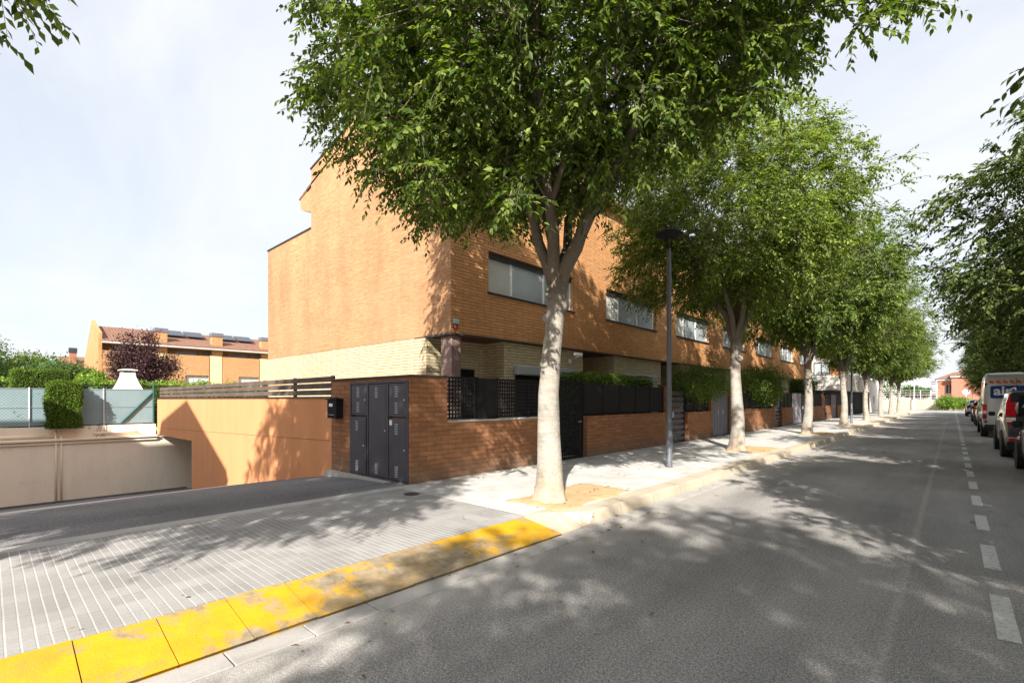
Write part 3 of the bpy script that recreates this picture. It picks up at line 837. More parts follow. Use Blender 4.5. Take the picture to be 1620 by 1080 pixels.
low_wall('brown brick low wall under the dark panel fence, between tree trunk and lamp post', 10.36, 14.96, 1.15)
panel_fence('long dark panel fence below the clipped hedge, left of the lamp post', 10.36, 14.9, 5, 1.184)
brick_post('slim brick post just behind the street lamp pole', 14.97, 15.36)
bar_gate('dark gate of horizontal bars right of the street lamp pole', 15.46, 16.58)
low_wall('short orange lit brick low wall right of the horizontal bar gate', 16.70, 18.88, 1.13)
panel_fence('dark panel fence mostly hidden by the overhanging broad bush', 16.75, 18.8, 2, 1.164)
brick_post('narrow brick post beside the charcoal double gate', 18.885, 19.0, 2.0)
double_gate('charcoal sheet metal double gate left of the second tree trunk', 19.06, 21.05)
brick_post('brick post hidden behind the second tree trunk', 21.12, 21.45, 2.0)
bar_gate('dark bar gate right of the second tree trunk', 21.55, 22.9)
low_wall('brick low wall under the taller leafy shrub', 23.0, 27.6, 1.13)
panel_fence('dark panel fence beneath the taller leafy shrub', 23.05, 27.5, 5, 1.164)
brick_post('brick post with a dark mailbox right of the taller shrub', 27.62, 28.05)
o = thing('mailbox', 'small black mailbox on the brick post past the taller shrub', 'mailbox', (XW+.07, 27.83, 1.3))
build('body', MB().bbox(XW+.016, XW+.14, 27.70, 27.96, 1.3, 1.72, .02), M['black_metal'], o)
bar_gate('narrow dark bar gate right of the mailbox post', 28.2, 29.35)
low_wall('short brick low wall left of the pale grey double gate', 29.45, 31.9, 1.13)
panel_fence('dark panel fence left of the pale grey double gate', 29.5, 31.85, 3, 1.164)
M['pale_gate'] = plain('pale_gate_grey', (.26,.25,.28), .45, .1, 1.5)
double_gate('pale grey double gate left of the third tree trunk', 32.0, 34.4, 1.98, 'pale_gate')
bar_gate('dark bar gate behind the third tree trunk', 34.55, 35.8)
low_wall('brick low wall below the tall dark hedge past the third trunk', 35.9, 40.4, 1.13)
panel_fence('dark panel fence below the tall dark hedge', 35.95, 40.3, 5, 1.164)
brick_post('brick post right of the tall dark hedge', 40.42, 40.8)
bar_gate('dark gate between the tall hedge and the fourth trunk', 40.9, 42.0)
low_wall('short brick low wall left of the fourth tree trunk', 42.1, 44.2, 1.13)
panel_fence('dark panel fence left of the fourth tree trunk', 42.15, 44.1, 2, 1.164)
double_gate('dark double gate behind the fourth tree trunk', 44.3, 46.6)
low_wall('last brick low wall, before the white building', 46.75, 49.6, 1.13)
panel_fence('last dark panel fence, before the white building', 46.8, 49.5, 3, 1.164)

# ------------------------------------------------------------------ terraced houses
HX, HY0, HP = -9.0, 7.62, 5.83
def house_common(t, end=False):
    """local frame: facade plane x=0, y along the street, x<0 into the house"""
    W = HP
    w = MB().wall(0, 0, 0, W, 3.235, 8.55, [(1.28, 5.10, 4.40, 5.52)], .16)
    w.poly([(-1.7,0,3.24),(0,0,3.24),(0,W,3.24),(-1.7,W,3.24)])
    build('upper_wall', w, M['brick'], t)
    lw = MB().wall(0, -.12, 2.0, W, -.1, 3.22, [(2.45, 5.05, .95, 2.5)], .14)
    lw.poly([(-.12,2.0,-.1),(-1.5,2.0,-.1),(-1.5,2.0,3.22),(-.12,2.0,3.22)])
    if not end: build('porch_side', MB().poly([(-.12,0,-.1),(-1.5,0,-.1),(-1.5,0,3.22),(-.12,0,3.22)]), M['cream_brick'], t)
    build('lower_wall', lw, M['cream_brick'], t)
    bx = -.95 if end else -1.5
    pw = MB().wall(0, bx, -.02 if end else 0., 2.0, -.1, 3.22, [(.75, 1.70, .15, 2.45)], .1)
    build('porch_wall', pw, M['cream_brick'], t)
    dr = build('door', MB().bbox(bx-.09, bx-.05, .76, 1.69, .15, 2.44, .01).bbox(bx-.05,bx-.035,.86,1.59,.3,1.15,.008).bbox(bx-.05,bx-.035,.86,1.59,1.3,2.3,.008), M['black_metal'], t)
    build('handle', MB().tube([(bx-.035,1.6,1.1),(bx+.02,1.6,1.1),(bx+.02,1.5,1.1)], .012, 8), M['grey_alu'], dr)
    build('soffit', MB().box(-1.5, -.005, .01, W-.01, 3.20, 3.225), M['soffit'], t)
    build('fascia', MB().box(-.10, .035, 0, W, 3.185, 3.238), M['fascia'], t)
    # upper strip window: dark head, three lights, thin sill
    f = MB()
    x = -.13
    for a, b, c, d in ((1.28,5.10,4.44,4.49),(1.28,1.33,4.49,5.36),(5.05,5.10,4.49,5.36),(2.24,2.31,4.49,5.36),(3.68,3.75,4.49,5.36)):
        f.box(x-.02, x+.03, a+.002, b-.002, c, d)
    win = build('window', f, M['white_metal'], t)
    build('head', MB().box(x-.02, x+.06, 1.282, 5.098, 5.36, 5.518), M['dark_metal'], win)
    build('pane', MB().box(x-.012, x, 1.33, 2.26, 4.49, 5.36), M['blind'], win)
    build('pane', MB().box(x-.008, x+.006, 2.31, 3.68, 4.49, 5.36), M['pane'], win)
    build('pane', MB().box(x-.012, x, 3.73, 5.05, 4.49, 5.36), M['pane'], win)
    build('sill', MB().bbox(-.13, .05, 1.24, 5.16, 4.375, 4.437, .006), M['dark_metal'], win)
    g = MB()
    x = -.24
    for a, b, c, d in ((2.45,5.05,.95,1.0),(2.45,2.51,1.0,2.3),(4.99,5.05,1.0,2.3),(3.72,3.78,1.0,2.3)): g.box(x-.02, x+.03, a, b, c, d)
    gw = build('window', g, M['grey_alu'], t)
    build('pane', MB().box(x-.01, x+.004, 2.51, 4.99, 1.0, 2.3), M['dark_glass'], gw)
    build('shutter_box', MB().bbox(-.118, .10, 2.36, 5.12, 2.30, 2.56, .02), M['grey_alu'], gw)
    # roof
    r = MB().prism([(.32,8.50),(.32,8.58),(-4.0,10.15),(-7.9,9.06),(-7.9,8.98),(-4.0,10.05),(-.02,8.55)], 1, 0, W)
    build('roof', r, M['roof'], t)
    build('eave', MB().box(-.02,.30,0,W,8.42,8.50), M['soffit'], t)
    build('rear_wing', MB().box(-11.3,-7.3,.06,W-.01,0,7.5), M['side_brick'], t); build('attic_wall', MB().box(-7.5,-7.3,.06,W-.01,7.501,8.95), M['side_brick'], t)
    return t
GH = 'terraced brick houses along the street'
h1 = thing('terraced_house', 'end house at the corner with the big windowless brick side wall', 'house', (0,0,0), GH)
ORIG[h1.name] = Vector((0,0,0))
house_common(h1, True)
# windowless side wall, upper brick over cream brick, corner cut away under the porch
s1 = MB().prism([(-.002,3.236),(-.002,8.62),(-4.0,10.32),(-7.5,9.62),(-7.5,7.56),(-11.32,7.56),(-11.32,3.236)], 1, 0, .24)
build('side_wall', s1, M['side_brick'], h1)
build('cream_side_wall', MB().prism([(-.97,-.4),(-.97,3.23),(-11.32,3.23),(-11.32,-.4)], 1, .012, .24), M['cream_brick'], h1)
build('parapet_cap', MB().prism([(-7.5,7.56),(-7.5,7.61),(-11.36,7.61),(-11.36,7.56)], 1, -.03, .27), M['fascia'], h1)
build('gable_cap', MB().prism([(.03,8.62),(.03,8.66),(-4.0,10.37),(-7.53,9.67),(-7.53,9.62),(-4.0,10.32)], 1, -.03, .27), M['fascia'], h1)
build('side_fascia', MB().box(-1.0, .035, -.04, -.002, 3.185, 3.238).box(-1.0,-.10,-.002,.24,3.185,3.2), M['fascia'], h1)
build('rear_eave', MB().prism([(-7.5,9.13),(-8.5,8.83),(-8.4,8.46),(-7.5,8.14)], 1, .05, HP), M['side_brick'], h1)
build('rear_eave_tiles', MB().prism([(-7.5,9.22),(-7.5,9.14),(-8.53,8.84),(-8.55,8.90)], 1, .03, HP), M['roof'], h1)
build('porch_column', MB().bbox(-.47, -.05, .06, .36, .1, 3.184, .012), M['copper'], h1)
h1.location = (HX, HY0, 0)
base = thing('terraced_house', 'second terraced house from the corner, the middle strip window left of the lamp post', 'house', (0,0,0), GH)
ORIG[base.name] = Vector((0,0,0)); house_common(base)
base.location = (HX, HY0+HP, 0)
labs = ['third terraced house from the corner, its window just right of the lamp post', 'fourth terraced house from the corner, behind the second tree trunk',
        'fifth terraced house from the corner, above the taller leafy shrub', 'sixth terraced house from the corner, left of the third tree trunk',
        'far end terraced house, its edge meeting the white building']
for i, L in enumerate(labs): dup(base, (HX, HY0+HP*(i+2), 0), L)
o = thing('alarm_siren', 'small white and red alarm box on the brick corner above the porch', 'alarm', (HX, HY0+.1, 3.4))
build('body', MB().bbox(HX+.002, HX+.06, HY0+.05, HY0+.22, 3.46, 3.58, .015), M['teal'], o)
build('lens', MB().bbox(HX+.002, HX+.05, HY0+.07, HY0+.20, 3.33, 3.455, .015), M['red_plastic'], o)
o = thing('security_camera', 'white security camera on the cream brick below the fascia', 'camera', (HX, 12.85, 2.95))
build('bracket', MB().tube([(HX-.12,12.8,2.93),(HX+.02,12.8,2.93),(HX+.10,12.86,3.0)], .018, 8), M['white_metal'], o)
build('body', MB().tube([(HX+.02,12.72,3.06),(HX+.16,12.98,3.04)], .055, 12), M['white_metal'], o)
build('lens', MB().tube([(HX+.16,12.98,3.04),(HX+.165,12.99,3.04)], .04, 12), M['black_plastic'], o)
build('junction_box', MB().bbox(HX-.12,HX-.06,12.62,12.72,2.78,2.9,.008), M['white_metal'], o)
# ------------------------------------------------------------------ ramp walls and what stands behind them
o = thing('ramp_wall', 'orange rendered wall beside the garage ramp, with the garage opening under it', 'wall', (-17, 5, 0))
w = MB()
# front sheet with the notch of the garage opening at its far end, 0.3 m thick
w.prism([(-9.725,-.6),(-9.725,1.64),(-25.28,1.64),(-25.28,.10),(-20.1,.13),(-20.1,-2.6),(-9.725,-2.6)], 1, 4.93, 5.23)
build('wall', w, M['orange_paint'], o)
build('joint', MB().prism([(-9.73,.725),(-9.73,.733),(-20,.50),(-25.2,.40),(-25.2,.392),(-20,.492)], 1, 4.926, 4.929), M['soffit'], o)
build('coping', MB().box(-25.28, -9.76, 4.90, 5.26, 1.64, 1.67), M['fascia'], o)
gi = MB().poly([(-20.1,5.23,-2.7),(-20.1,12,-2.7),(-20.1,12,.1),(-20.1,5.23,.1)]).poly([(-25.3,12,-2.7),(-20.1,12,-2.7),(-20.1,12,.1),(-25.3,12,.1)]).poly([(-25.3,5.23,.1),(-20.1,5.23,.1),(-20.1,12,.1),(-25.3,12,.1)])
build('garage_inside', gi, M['beige_paint'], o)
o = thing('board_fence', 'weathered brown three-board fence on top of the orange wall', 'fence', (-17, 5.1, 1.67))
bm_ = MB()
for z in (1.70, 1.845, 1.99): build('board', MB().bbox(-25.2, -9.80, 5.0, 5.03, z, z+.115, .004), M['wood'], o)
for i in range(9): build('post', MB().box(-25.15+1.9*i, -25.07+1.9*i, 5.032, 5.09, 1.672, 2.12), M['wood'], o)
o = thing('ramp_wall', 'beige rendered retaining wall at the far side of the ramp', 'wall', (-25.5, 0, -1))
build('wall', MB().box(-25.6, -25.3, -6.6, 12, -2.7, .02), M['beige_paint'], o)
build('ledge', MB().bbox(-25.62, -25.16, -6.6, 4.92, .02, .10, .01).bbox(-25.62,-25.22,-6.6,4.92,-.10,-.04,.01), M['beige_paint'], o)
build('upper_wall', MB().box(-25.8, -25.5, -6.6, 4.92, .10, .555), M['beige_paint'], o)
build('foot_strip', MB().box(-25.299,-25.285,-6.6,6,-2.45,-2.28), M['ramp'], o)  # asphalt-coloured strip along the foot of the wall
def pipe(name, label, pts, r, mat='beige_paint'):
    o = build(name, MB().tube(pts, r, 10), M[mat], None, True); return tag(o, label, 'pipe', 'pipes on the beige wall')
pipe('drain_pipe', 'short horizontal beige pipe on the beige wall, at the left picture edge', [(-25.42,-1.6,.21),(-25.42,1.75,.22)], .05)
pipe('drain_pipe', 'short horizontal beige pipe on the beige wall below the hedge gap', [(-25.42,2.85,.26),(-25.42,4.3,.25)], .05)
pipe('downpipe', 'left one of two thin vertical pipes on the beige wall', [(-25.26,1.75,-2.3),(-25.26,1.75,.05),(-25.40,1.75,.16),(-25.40,1.75,.42)], .035)
pipe('downpipe', 'right one of two thin vertical pipes on the beige wall', [(-25.26,1.90,-2.3),(-25.26,1.90,.05),(-25.40,1.90,.16),(-25.40,1.90,.42)], .03)
o = thing('screen_fence', 'pale blue screened wire mesh fence on the beige wall', 'fence', (-25.6, 0, .56))
build('screen', MB().box(-25.66,-25.655,-6.6,4.86,.60,2.04), M['screen'], o)
for y in (-4.4,-1.6,1.05,3.2): build('post', MB().tube([(-25.63,y,.556),(-25.63,y,2.07)], .022, 8), M['light_alu'], o)
for z in (.64,1.3,2.03): build('wire', MB().tube([(-25.64,-6.6,z),(-25.64,4.86,z)], .007, 5), M['grey_alu'], o)
build('end_post', MB().tube([(-25.6,4.86,.556),(-25.6,4.86,2.42)], .035, 10), M['green_metal'], o)
build('brace', MB().box(-25.63,-25.59,3.64,3.78,.556,.58).tube([(-25.61,3.72,.58),(-25.61,4.84,1.92)], .04, 8), M['green_metal'], o)

hedge('clipped_hedge', 'tall clipped cypress hedge block behind the blue fence', (-27.9,-25.72,.62,2.15,.55,2.74), 26000, .055, 'hedge_leaf', 3, None, .022)
hedge('clipped_hedge', 'dark clipped hedge clump bulging over the blue screened fence', (-25.85,-25.0,1.52,2.42,.50,2.22), 20000, .055, 'hedge_leaf', 4, None, .05)
hedge('laurel_hedge', 'long low light green hedge behind the blue fence and the boards', (-29.2,-28.0,-7,19,.3,2.36), 26000, .12, 'lime_leaf', 5, None, .09)
o = thing('barbecue', 'cream garden barbecue with a flared hood and capped chimney behind the fence', 'barbecue', (-26.7, 4.1, 0))
def frustum(mb, cx, cy, prof):
    n0 = len(mb.v)
    for z, a, b in prof: mb.v += [(cx-a,cy-b,z),(cx+a,cy-b,z),(cx+a,cy+b,z),(cx-a,cy+b,z)]
    for i in range(len(prof)-1):
        for j in range(4):
            p, r_ = n0+i*4+j, n0+i*4+(j+1) % 4; mb.f.append((p, r_, r_+4, p+4))
    mb.f.append((n0+3,n0+2,n0+1,n0)); e = n0+4*(len(prof)-1); mb.f.append((e,e+1,e+2,e+3)); return mb
build('body', MB().box(-27.2,-26.3,3.7,4.6,0,1.9), M['white_paint'], o)
build('hood', frustum(MB(), -26.75, 4.15, [(1.9,.46,.48),(2.05,.45,.47),(2.35,.33,.34),(2.62,.24,.25),(2.78,.23,.24)]), M['white_paint'], o)
cp_ = MB()
for sx in (-1,1):
    for sy in (-1,1): cp_.box(-26.75+sx*.19-.03,-26.75+sx*.19+.03,4.15+sy*.2-.03,4.15+sy*.2+.03,2.78,2.87)
build('cap', frustum(cp_, -26.75, 4.15, [(2.87,.30,.31),(2.91,.30,.31),(2.95,.12,.12)]), M['white_paint'], o)
tw = thing('dry_creeper', 'few dry brown creeper twigs hanging over the beige wall', 'plant', (-25.4, 3.0, .6))
q = MB(); rs = random.Random(5)
for c in (2.55, 3.05, 3.1, 3.15, 3.2):
    p = [(-25.45,c,.66)]
    for i in range(6): p.append((-25.46+rs.uniform(-.01,.03), p[-1][1]+rs.uniform(-.09,.09), p[-1][2]-(.10 if c > 2.9 else .04)))
    q.tube(p, .008, 4)
build('stem', q, M['twig'], tw)

# ------------------------------------------------------------------ brick houses far behind the fence
RX = -55.0
def far_house(label, y0, first=False, w=4.72):
    t = thing('distant_house', label, 'house', (RX, y0, 0), 'distant orange brick houses behind the fence')
    X = RX
    m = MB().wall(0, X-1.2, y0, y0+w, 0, 6.9, [(y0+.9, y0+2.9, 5.6, 6.45), (y0+3.2, y0+4.4, 5.6, 6.45)], .3)
    if first: m.prism([(X-1.5,0),(X-.0,0),(X-.0,6.0),(X+.1,6.9),(X+.1,7.45),(X-4.,9.0),(X-9.,5.5),(X-9.,0)], 1, y0-.25, y0)
    build('wall', m, M['far_brick'], t)
    b = MB().wall(0, X, y0+.02, y0+3.55, 0, 5.9, [(y0+1.5, y0+3.5, 2.6, 4.0)], .25)
    b.poly([(X,y0+3.55,0),(X-1.2,y0+3.55,0),(X-1.2,y0+3.55,5.9),(X,y0+3.55,5.9)]).poly([(X,y0+.02,0),(X-1.2,y0+.02,0),(X-1.2,y0+.02,5.9),(X,y0+.02,5.9)])
    b.box(X-.2,X+.002,y0+.02,y0+3.55,5.901,5.96)
    build('balcony', b, M['far_brick'], t)
    build('pier', MB().box(X-1.0, X-.05, y0+3.62, y0+w-.05, 0, 6.0), M['cream_far'], t)
    for a, c, z0, z1, x, s in ((y0+.9,y0+2.9,5.6,6.45,X-1.45,2),(y0+3.2,y0+4.4,5.6,6.45,X-1.45,1),(y0+1.5,y0+3.5,2.6,4.0,X-.22,3)):
        f = MB().box(x-.03,x+.03,a,c,z0,z0+.07).box(x-.03,x+.03,a,c,z1-.07,z1).box(x-.03,x+.03,a,a+.06,z0+.07,z1-.07).box(x-.03,x+.03,c-.06,c,z0+.07,z1-.07)
        for i in range(1, s): yy = a+(c-a)*i/s; f.box(x-.03,x+.03,yy-.03,yy+.03,z0+.07,z1-.07)
        wn = build('window', f, M['grey_alu'], t)
        build('pane', MB().box(x-.01,x+.01,a+.06,c-.06,z0+.07,z1-.07), M['blind'] if s == 3 else M['pane'], wn)
    r = MB().prism([(X+.35,6.72),(X+.35,6.84),(X-4.,8.5),(X-9.3,6.5),(X-9.3,6.4),(X-4.,8.35)], 1, y0, y0+w)
    ro = build('roof', r, M['roof'], t)
    build('eave', MB().box(X-1.2,X+.36,y0,y0+w,6.60,6.72), M['white_paint'], t)
    ch = build('chimney', MB().box(X-1.0,X-.3,y0+w-.85,y0+w+.1,6.0,8.0), M['far_brick'], ro)
    build('cap', MB().bbox(X-1.06,X-.24,y0+w-.92,y0+w+.17,8.0,8.38,.02), M['gate_grey'], ch)
    if not first:
        for a in (0, 1): build('solar_panel', MB().prism([(X-1.9,7.93),(X-3.5,8.55),(X-3.5,8.62),(X-1.9,8.0)], 1, y0+.3+1.75*a, y0+1.9+1.75*a), M['solar'], ro)
    return t
M['cream_far'] = plain('cream_pier', (.70,.50,.28), .85, .06, 1.)
far_house('leftmost distant brick house with a tall gable end, behind the purple tree', 6.75, True)
far_house('middle distant brick house between the two dark-capped chimneys', 11.47)
far_house('distant brick house right of the second dark-capped chimney', 16.19)
far_house('distant brick house half hidden behind the big corner house', 20.91)
o = thing('distant_house', 'low far house showing only a tiled roof and a dark-topped red chimney', 'house', (-78, 6, 0))
build('wall', MB().box(-84,-72,5.9,12,0,4.9), M['far_brick'], o)
build('roof', MB().prism([(-71.5,4.8),(-71.5,4.95),(-77,6.7),(-84.5,4.95),(-84.5,4.8)], 1, 5.6, 12.2), M['roof'], o)
ch = build('chimney', MB().box(-74.5,-73.9,6.25,6.85,5.0,6.95), M['red_brick'], o)
build('cap', MB().box(-74.55,-73.85,6.2,6.9,6.951,7.5), M['dark_metal'], ch)
# plum tree with purple leaves
def plum_shape(c, rng):
    k = rng.random(len(c)) < .10
    c[k] = np.stack([rng.normal(.0,.12,k.sum()), np.where(rng.random(k.sum())<.5, -.75, .55)+rng.normal(0,.18,k.sum()), rng.uniform(4.6,6.6,k.sum())], 1)
    return c
bush('plum_tree', 'purple-leaved plum tree in front of the distant houses', 'tree', (-46.5, 8.05, .2), (2.1,2.15,1.6), 17000, .17, 'plum_leaf', 11, None, 1, 2.5, shape=plum_shape, stem_r=.12)
G = 'green trees at the far left behind the fence'
for i, (L, loc, rad, mat, sh) in enumerate((
    ('tall dark cool-green tree at the left picture edge', (-58,-1.2,0), (3.0,2.5,2.1), 'leaf_cool', 3.0),
    ('bright green tree just right of the tall tree at the left edge', (-62,2.6,0), (2.6,2.4,1.6), 'leaf', 2.8),
    ('olive green tree behind the clipped hedge block', (-57,3.9,0), (2.4,2.2,1.5), 'leaf_cool', 2.3),
    ('low rounded green tree left of the distant gable end', (-58,6.0,0), (2.2,1.5,1.3), 'leaf_cool', 2.0),
    ('pale grey-green shrub below the distant gable end', (-50,5.6,0), (1.2,.9,1.0), 'lime_leaf', 1.9),
    ('far green tree at the left edge, behind the tall one', (-72,-3.0,0), (3.5,4.0,2.6), 'leaf', 3.4))):
    bush('garden_tree', L, 'tree', loc, rad, 9000, .24, mat, 20+i, G, 1, sh, stem_r=.15)
# the neighbouring row across the ramp stands just left of the picture: its gable shades the ramp
n = thing('terraced_house', 'brick house across the ramp, just outside the left picture edge', 'house', (-15, -8, 0))
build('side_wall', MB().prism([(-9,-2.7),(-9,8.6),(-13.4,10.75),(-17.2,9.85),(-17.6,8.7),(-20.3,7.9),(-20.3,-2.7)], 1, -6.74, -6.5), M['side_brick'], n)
build('upper_wall', MB().box(-9.24,-9,-13,-6.75,0,8.55).box(-20.3,-20.06,-13,-6.75,0,7.5), M['brick'], n)
build('roof', MB().prism([(-8.7,8.5),(-8.7,8.58),(-13.4,10.7),(-17.2,9.8),(-17.2,9.7),(-13.4,10.6)], 1, -13, -6.75), M['roof'], n)
build('lower_wall', MB().box(-25.6,-20.31,-6.8,-6.5,-2.7,.5).box(-9,-6.95,-6.8,-6.5,-2.7,.9), M['beige_paint'], n)
# ------------------------------------------------------------------ end of the street
o = thing('white_building', 'white rendered building beyond the brick terrace, with a dark garage front', 'building', (-12, 50, 0))
w = MB().wall(1, 50.0, -16, -7.2, 2.45, 6.4, [(-9.2,-7.95,3.75,4.9)], .15, -1)
w.box(-16,-7.21,50.3,58,6.2,6.38)
w.wall(0, -7.2, 50, 84, 2.45, 4.0, [], .1).wall(0, -8.6, 50, 84, 4.0, 6.4, [(60,64,4.6,5.6),(70,74,4.6,5.6)], .15)
w.poly([(-8.6,50,4.0),(-7.2,50,4.0),(-7.2,84,4.0),(-8.6,84,4.0)]).poly([(-8.6,50,2.45),(-7.2,50,2.45),(-7.2,84,2.45),(-8.6,84,2.45)])
w.wall(0,-7.2,70,84,0,2.45,[(73.5,75,1.1,2.1)],.15)
w.wall(1, 84, -16, -7.2, 0, 4.0)
build('wall', w, M['white_paint'], o)
f = MB()
for a,b,c,d in ((-9.2,-7.95,3.75,3.82),(-9.2,-7.95,4.83,4.9),(-9.2,-9.13,3.82,4.83),(-8.02,-7.95,3.82,4.83),(-8.6,-8.55,3.82,4.83)): f.box(a,b,50.05,50.11,c,d)
wn = build('window', f, M['dark_metal'], o); build('pane', MB().box(-9.13,-8.02,50.08,50.1,3.82,4.83), M['pane'], wn)
build('orange_panel', MB().box(-7.94,-7.22,49.97,49.995,3.75,4.9), M['orange_paint'], o)
gd = MB(); gd.wall(0,-7.9,50,70,0,2.45)
y = 50.3
while y < 69.8: gd.box(-7.9,-7.87,y,y+.05,.05,2.4); y += .5
build('garage_front', gd, M['void'], o)
build('end_wall', MB().wall(1,50.0,-16,-7.9,0,2.45,[],.1,-1), M['void'], o)
build('roof', MB().box(-16.2,-8.4,49.9,84.2,6.4,6.55), M['fascia'], o)
o = thing('retaining_wall', 'long beige wall across the end of the street', 'wall', (-8, 100, 0))
build('wall', MB().box(-40,-1.4,99.6,100,-.05,1.42), M['end_wall'], o)
build('coping', MB().bbox(-40,-1.35,99.55,100.05,1.42,1.62,.02), M['concrete'], o)
struct('verge', MB().poly([(-30,84.2,.006),(-6.2,84.2,.006),(-6.2,86,.006),(-30,86,.006)]).poly([(-60,97.2,.01),(60,97.2,.01),(60,99.5,.01),(-60,99.5,.01)]), M['grass'])
o = thing('brick_house', 'red brick house with a hipped tile roof at the end of the street', 'house', (0, 115, 0))
b = MB().wall(1,115,-2.0,-.15,0,4.95,[(-.9,-.2,2.6,4.2)],.2,-1).box(-2.0,-1.99,115,124,0,4.95)
b.wall(1,113.6,-.15,9,0,5.45,[],.2,-1).box(-.151,-.14,113.6,115,0,5.45)
build('wall', b, M['red_brick'], o)
build('pillar', MB().bbox(2.5,2.85,113.45,113.59,0,5.4,.02), M['red_brick'], o)
build('cornice', MB().bbox(-2.2,-.16,114.75,115.02,4.96,5.25,.03).bbox(-.35,9.2,113.3,114.9,5.46,5.74,.03), M['white_paint'], o)
rf = MB()
rf.poly([(-2.4,114.6,5.26),(1.5,114.6,5.26),(1.5,119,6.6),(.2,119,6.6)]).poly([(-2.4,114.6,5.26),(.2,119,6.6),(-2.4,124,5.26)])
rf.poly([(-.5,113.2,5.75),(9.3,113.2,5.75),(7,117.5,7.1),(1.7,117.5,7.1)]).poly([(-.5,113.2,5.75),(1.7,117.5,7.1),(-.5,122,5.75)])
build('roof', rf, M['light_tile'] if 'light_tile' in M else M['roof'], o)
wn = build('window', MB().box(-.92,-.18,115.05,115.12,2.55,2.65).box(-.92,-.86,115.05,115.12,2.65,4.2).box(-.5,-.45,115.05,115.12,2.65,4.2), M['white_metal'], o)
build('pane', MB().box(-.86,-.2,115.13,115.16,2.65,4.2), M['dark_glass'], wn)
o = thing('stacked_frames', 'dark slatted metal stair tower at the left of the red brick house', 'stair', (-2.7, 114.5, 0))
q = MB()
for i in range(6): q.box(-2.95,-2.2,114.0,114.7,2.6+.42*i,2.8+.42*i)
build('slats', q, M['gate_grey'], o); build('base', MB().box(-3.0,-2.15,114.0,114.7,.0,2.55), M['dark_metal'], o)
o = thing('warehouse', 'long pale grey and white industrial shed far beyond the wall', 'building', (-10, 140, 0))
build('wall', MB().box(-34,-2.2,140,160,0,3.4), M['white_paint'], o)
build('roof', MB().box(-34.2,-2.0,139.8,160.2,3.4,5.0), M['light_alu'], o)
build('parapet', MB().box(-34,-4.0,146,160,5.0,6.6), M['white_metal'], o)
o = thing('wire_fence', 'thin white wire fence with posts on top of the beige end wall', 'fence', (-8, 100, 1.6))
for x in np.arange(-20, -1.4, 1.25): build('post', MB().tube([(x,99.8,1.62),(x,99.8,3.1)], .03, 6), M['white_metal'], o)
for z in (1.9,2.3,2.7,3.08): build('rail', MB().tube([(-20,99.8,z),(-1.4,99.8,z)], .018, 5), M['light_alu'], o)
o = thing('railing', 'brown railing and steps in front of the red brick house', 'railing', (2, 106, 0))
q = MB()
for x in np.arange(-6, 6, .55): q.box(x,x+.06,106,106.06,0,2.5)
q.box(-6,6,106.07,106.13,2.4,2.5).box(-6,6,106.07,106.13,1.9,1.97)
build('bars', q, M['copper'], o)
for x, h, L in ((-4.46,5.0,'taller thin white mast at the end of the street'),(-9.0,4.6,'thin white mast left of the last tree trunks')):
    o = thing('mast', L, 'pole', (x, 98.9, 0), 'thin white masts at the street end')
    build('pole', MB().tube([(x,98.9,0),(x,98.9,h)], [.07,.045], 8), M['white_metal'], o)
    build('top_bracket', MB().bbox(x-.25,x+.25,98.85,98.95,h,h+.12,.02), M['light_alu'], o)
for i, (x, y, r_) in enumerate(((-.9,97.6,1.0),(.1,97.4,1.05),(1.0,97.8,1.0))):
    bush('shrub', ('left', 'middle', 'right')[i]+' one of three rounded bright green shrubs at the end of the road', 'shrub', (x, y, 0), (r_,.9,.85), 5000, .16, 'lime_leaf', 40+i, 'shrubs at the end of the road', 4, .5)
for i, (x, y) in enumerate(((-12.5,93),(-10.6,95))):
    bush('shrub', ('left', 'right')[i]+' light green bush behind the far tree trunks', 'shrub', (x, y, 0), (1.2,1.2,1.3), 3000, .2, 'lime_leaf', 50+i, 'bushes behind the far trunks', 4, 1.2)
for i, x in enumerate((-16, -9.5, -6.0, -4.9)):
    bush('far_tree', ('leftmost', 'second', 'third', 'rightmost')[i]+' of the small dark trees behind the beige end wall', 'tree', (x, 118+4*i, 0), (1.8,1.8,1.2) if i > 1 else (4,3,2.2), 3000, .3, 'leaf_cool', 60+i, 'small trees behind the end wall', 1, 2.2, stem_r=.15)
o = thing('road_sign', 'round white road sign on a post behind the parked cars', 'sign', (1.48, 98.2, 0))
build('pole', MB().tube([(1.48,98.2,0),(1.48,98.2,3.1)], .05, 8), M['light_alu'], o)
build('disc', MB().lathe((1.48,98.12,2.75), [(.40,-.02),(.40,.02)], 24, 1), M['white_metal'], o)

# ------------------------------------------------------------------ street lamp
def lamp(label, y, x=-4.55):
    o = thing('street_lamp', label, 'street lamp', (x, y, .14), 'street lamps on the pavement')
    build('pole', MB().lathe((x,y,0), [(.08,.145),(.08,.17),(.066,.18),(.066,1.03),(.071,1.04),(.071,1.09),(.053,1.11),(.050,2.6),(.050,4.55),(.045,4.56),(.045,4.86),(.03,4.9)], 16), M['lamp_grey'], o, True)
    for s in (-1, 1): build('arm', MB().tube([(x,y+s*.04,4.85),(x,y+s*.17,5.17)], .012, 6), M['black_metal'], o)
    build('head', MB().lathe((x,y,5.16), [(.20,.0),(.29,.02),(.295,.035),(.22,.09),(.14,.12),(.05,.13)], 20), M['black_metal'], o, True)
    build('service_door', MB().bbox(x+.04,x+.070,y-.045,y+.045,.55,.85,.006), M['lamp_grey'], o)
    return o
lp = lamp('dark grey street lamp post between the first and second trees', 10.02)
dup(lp, (-4.62, 36.2, .14), 'far pale street lamp post beside the fourth tree trunk')
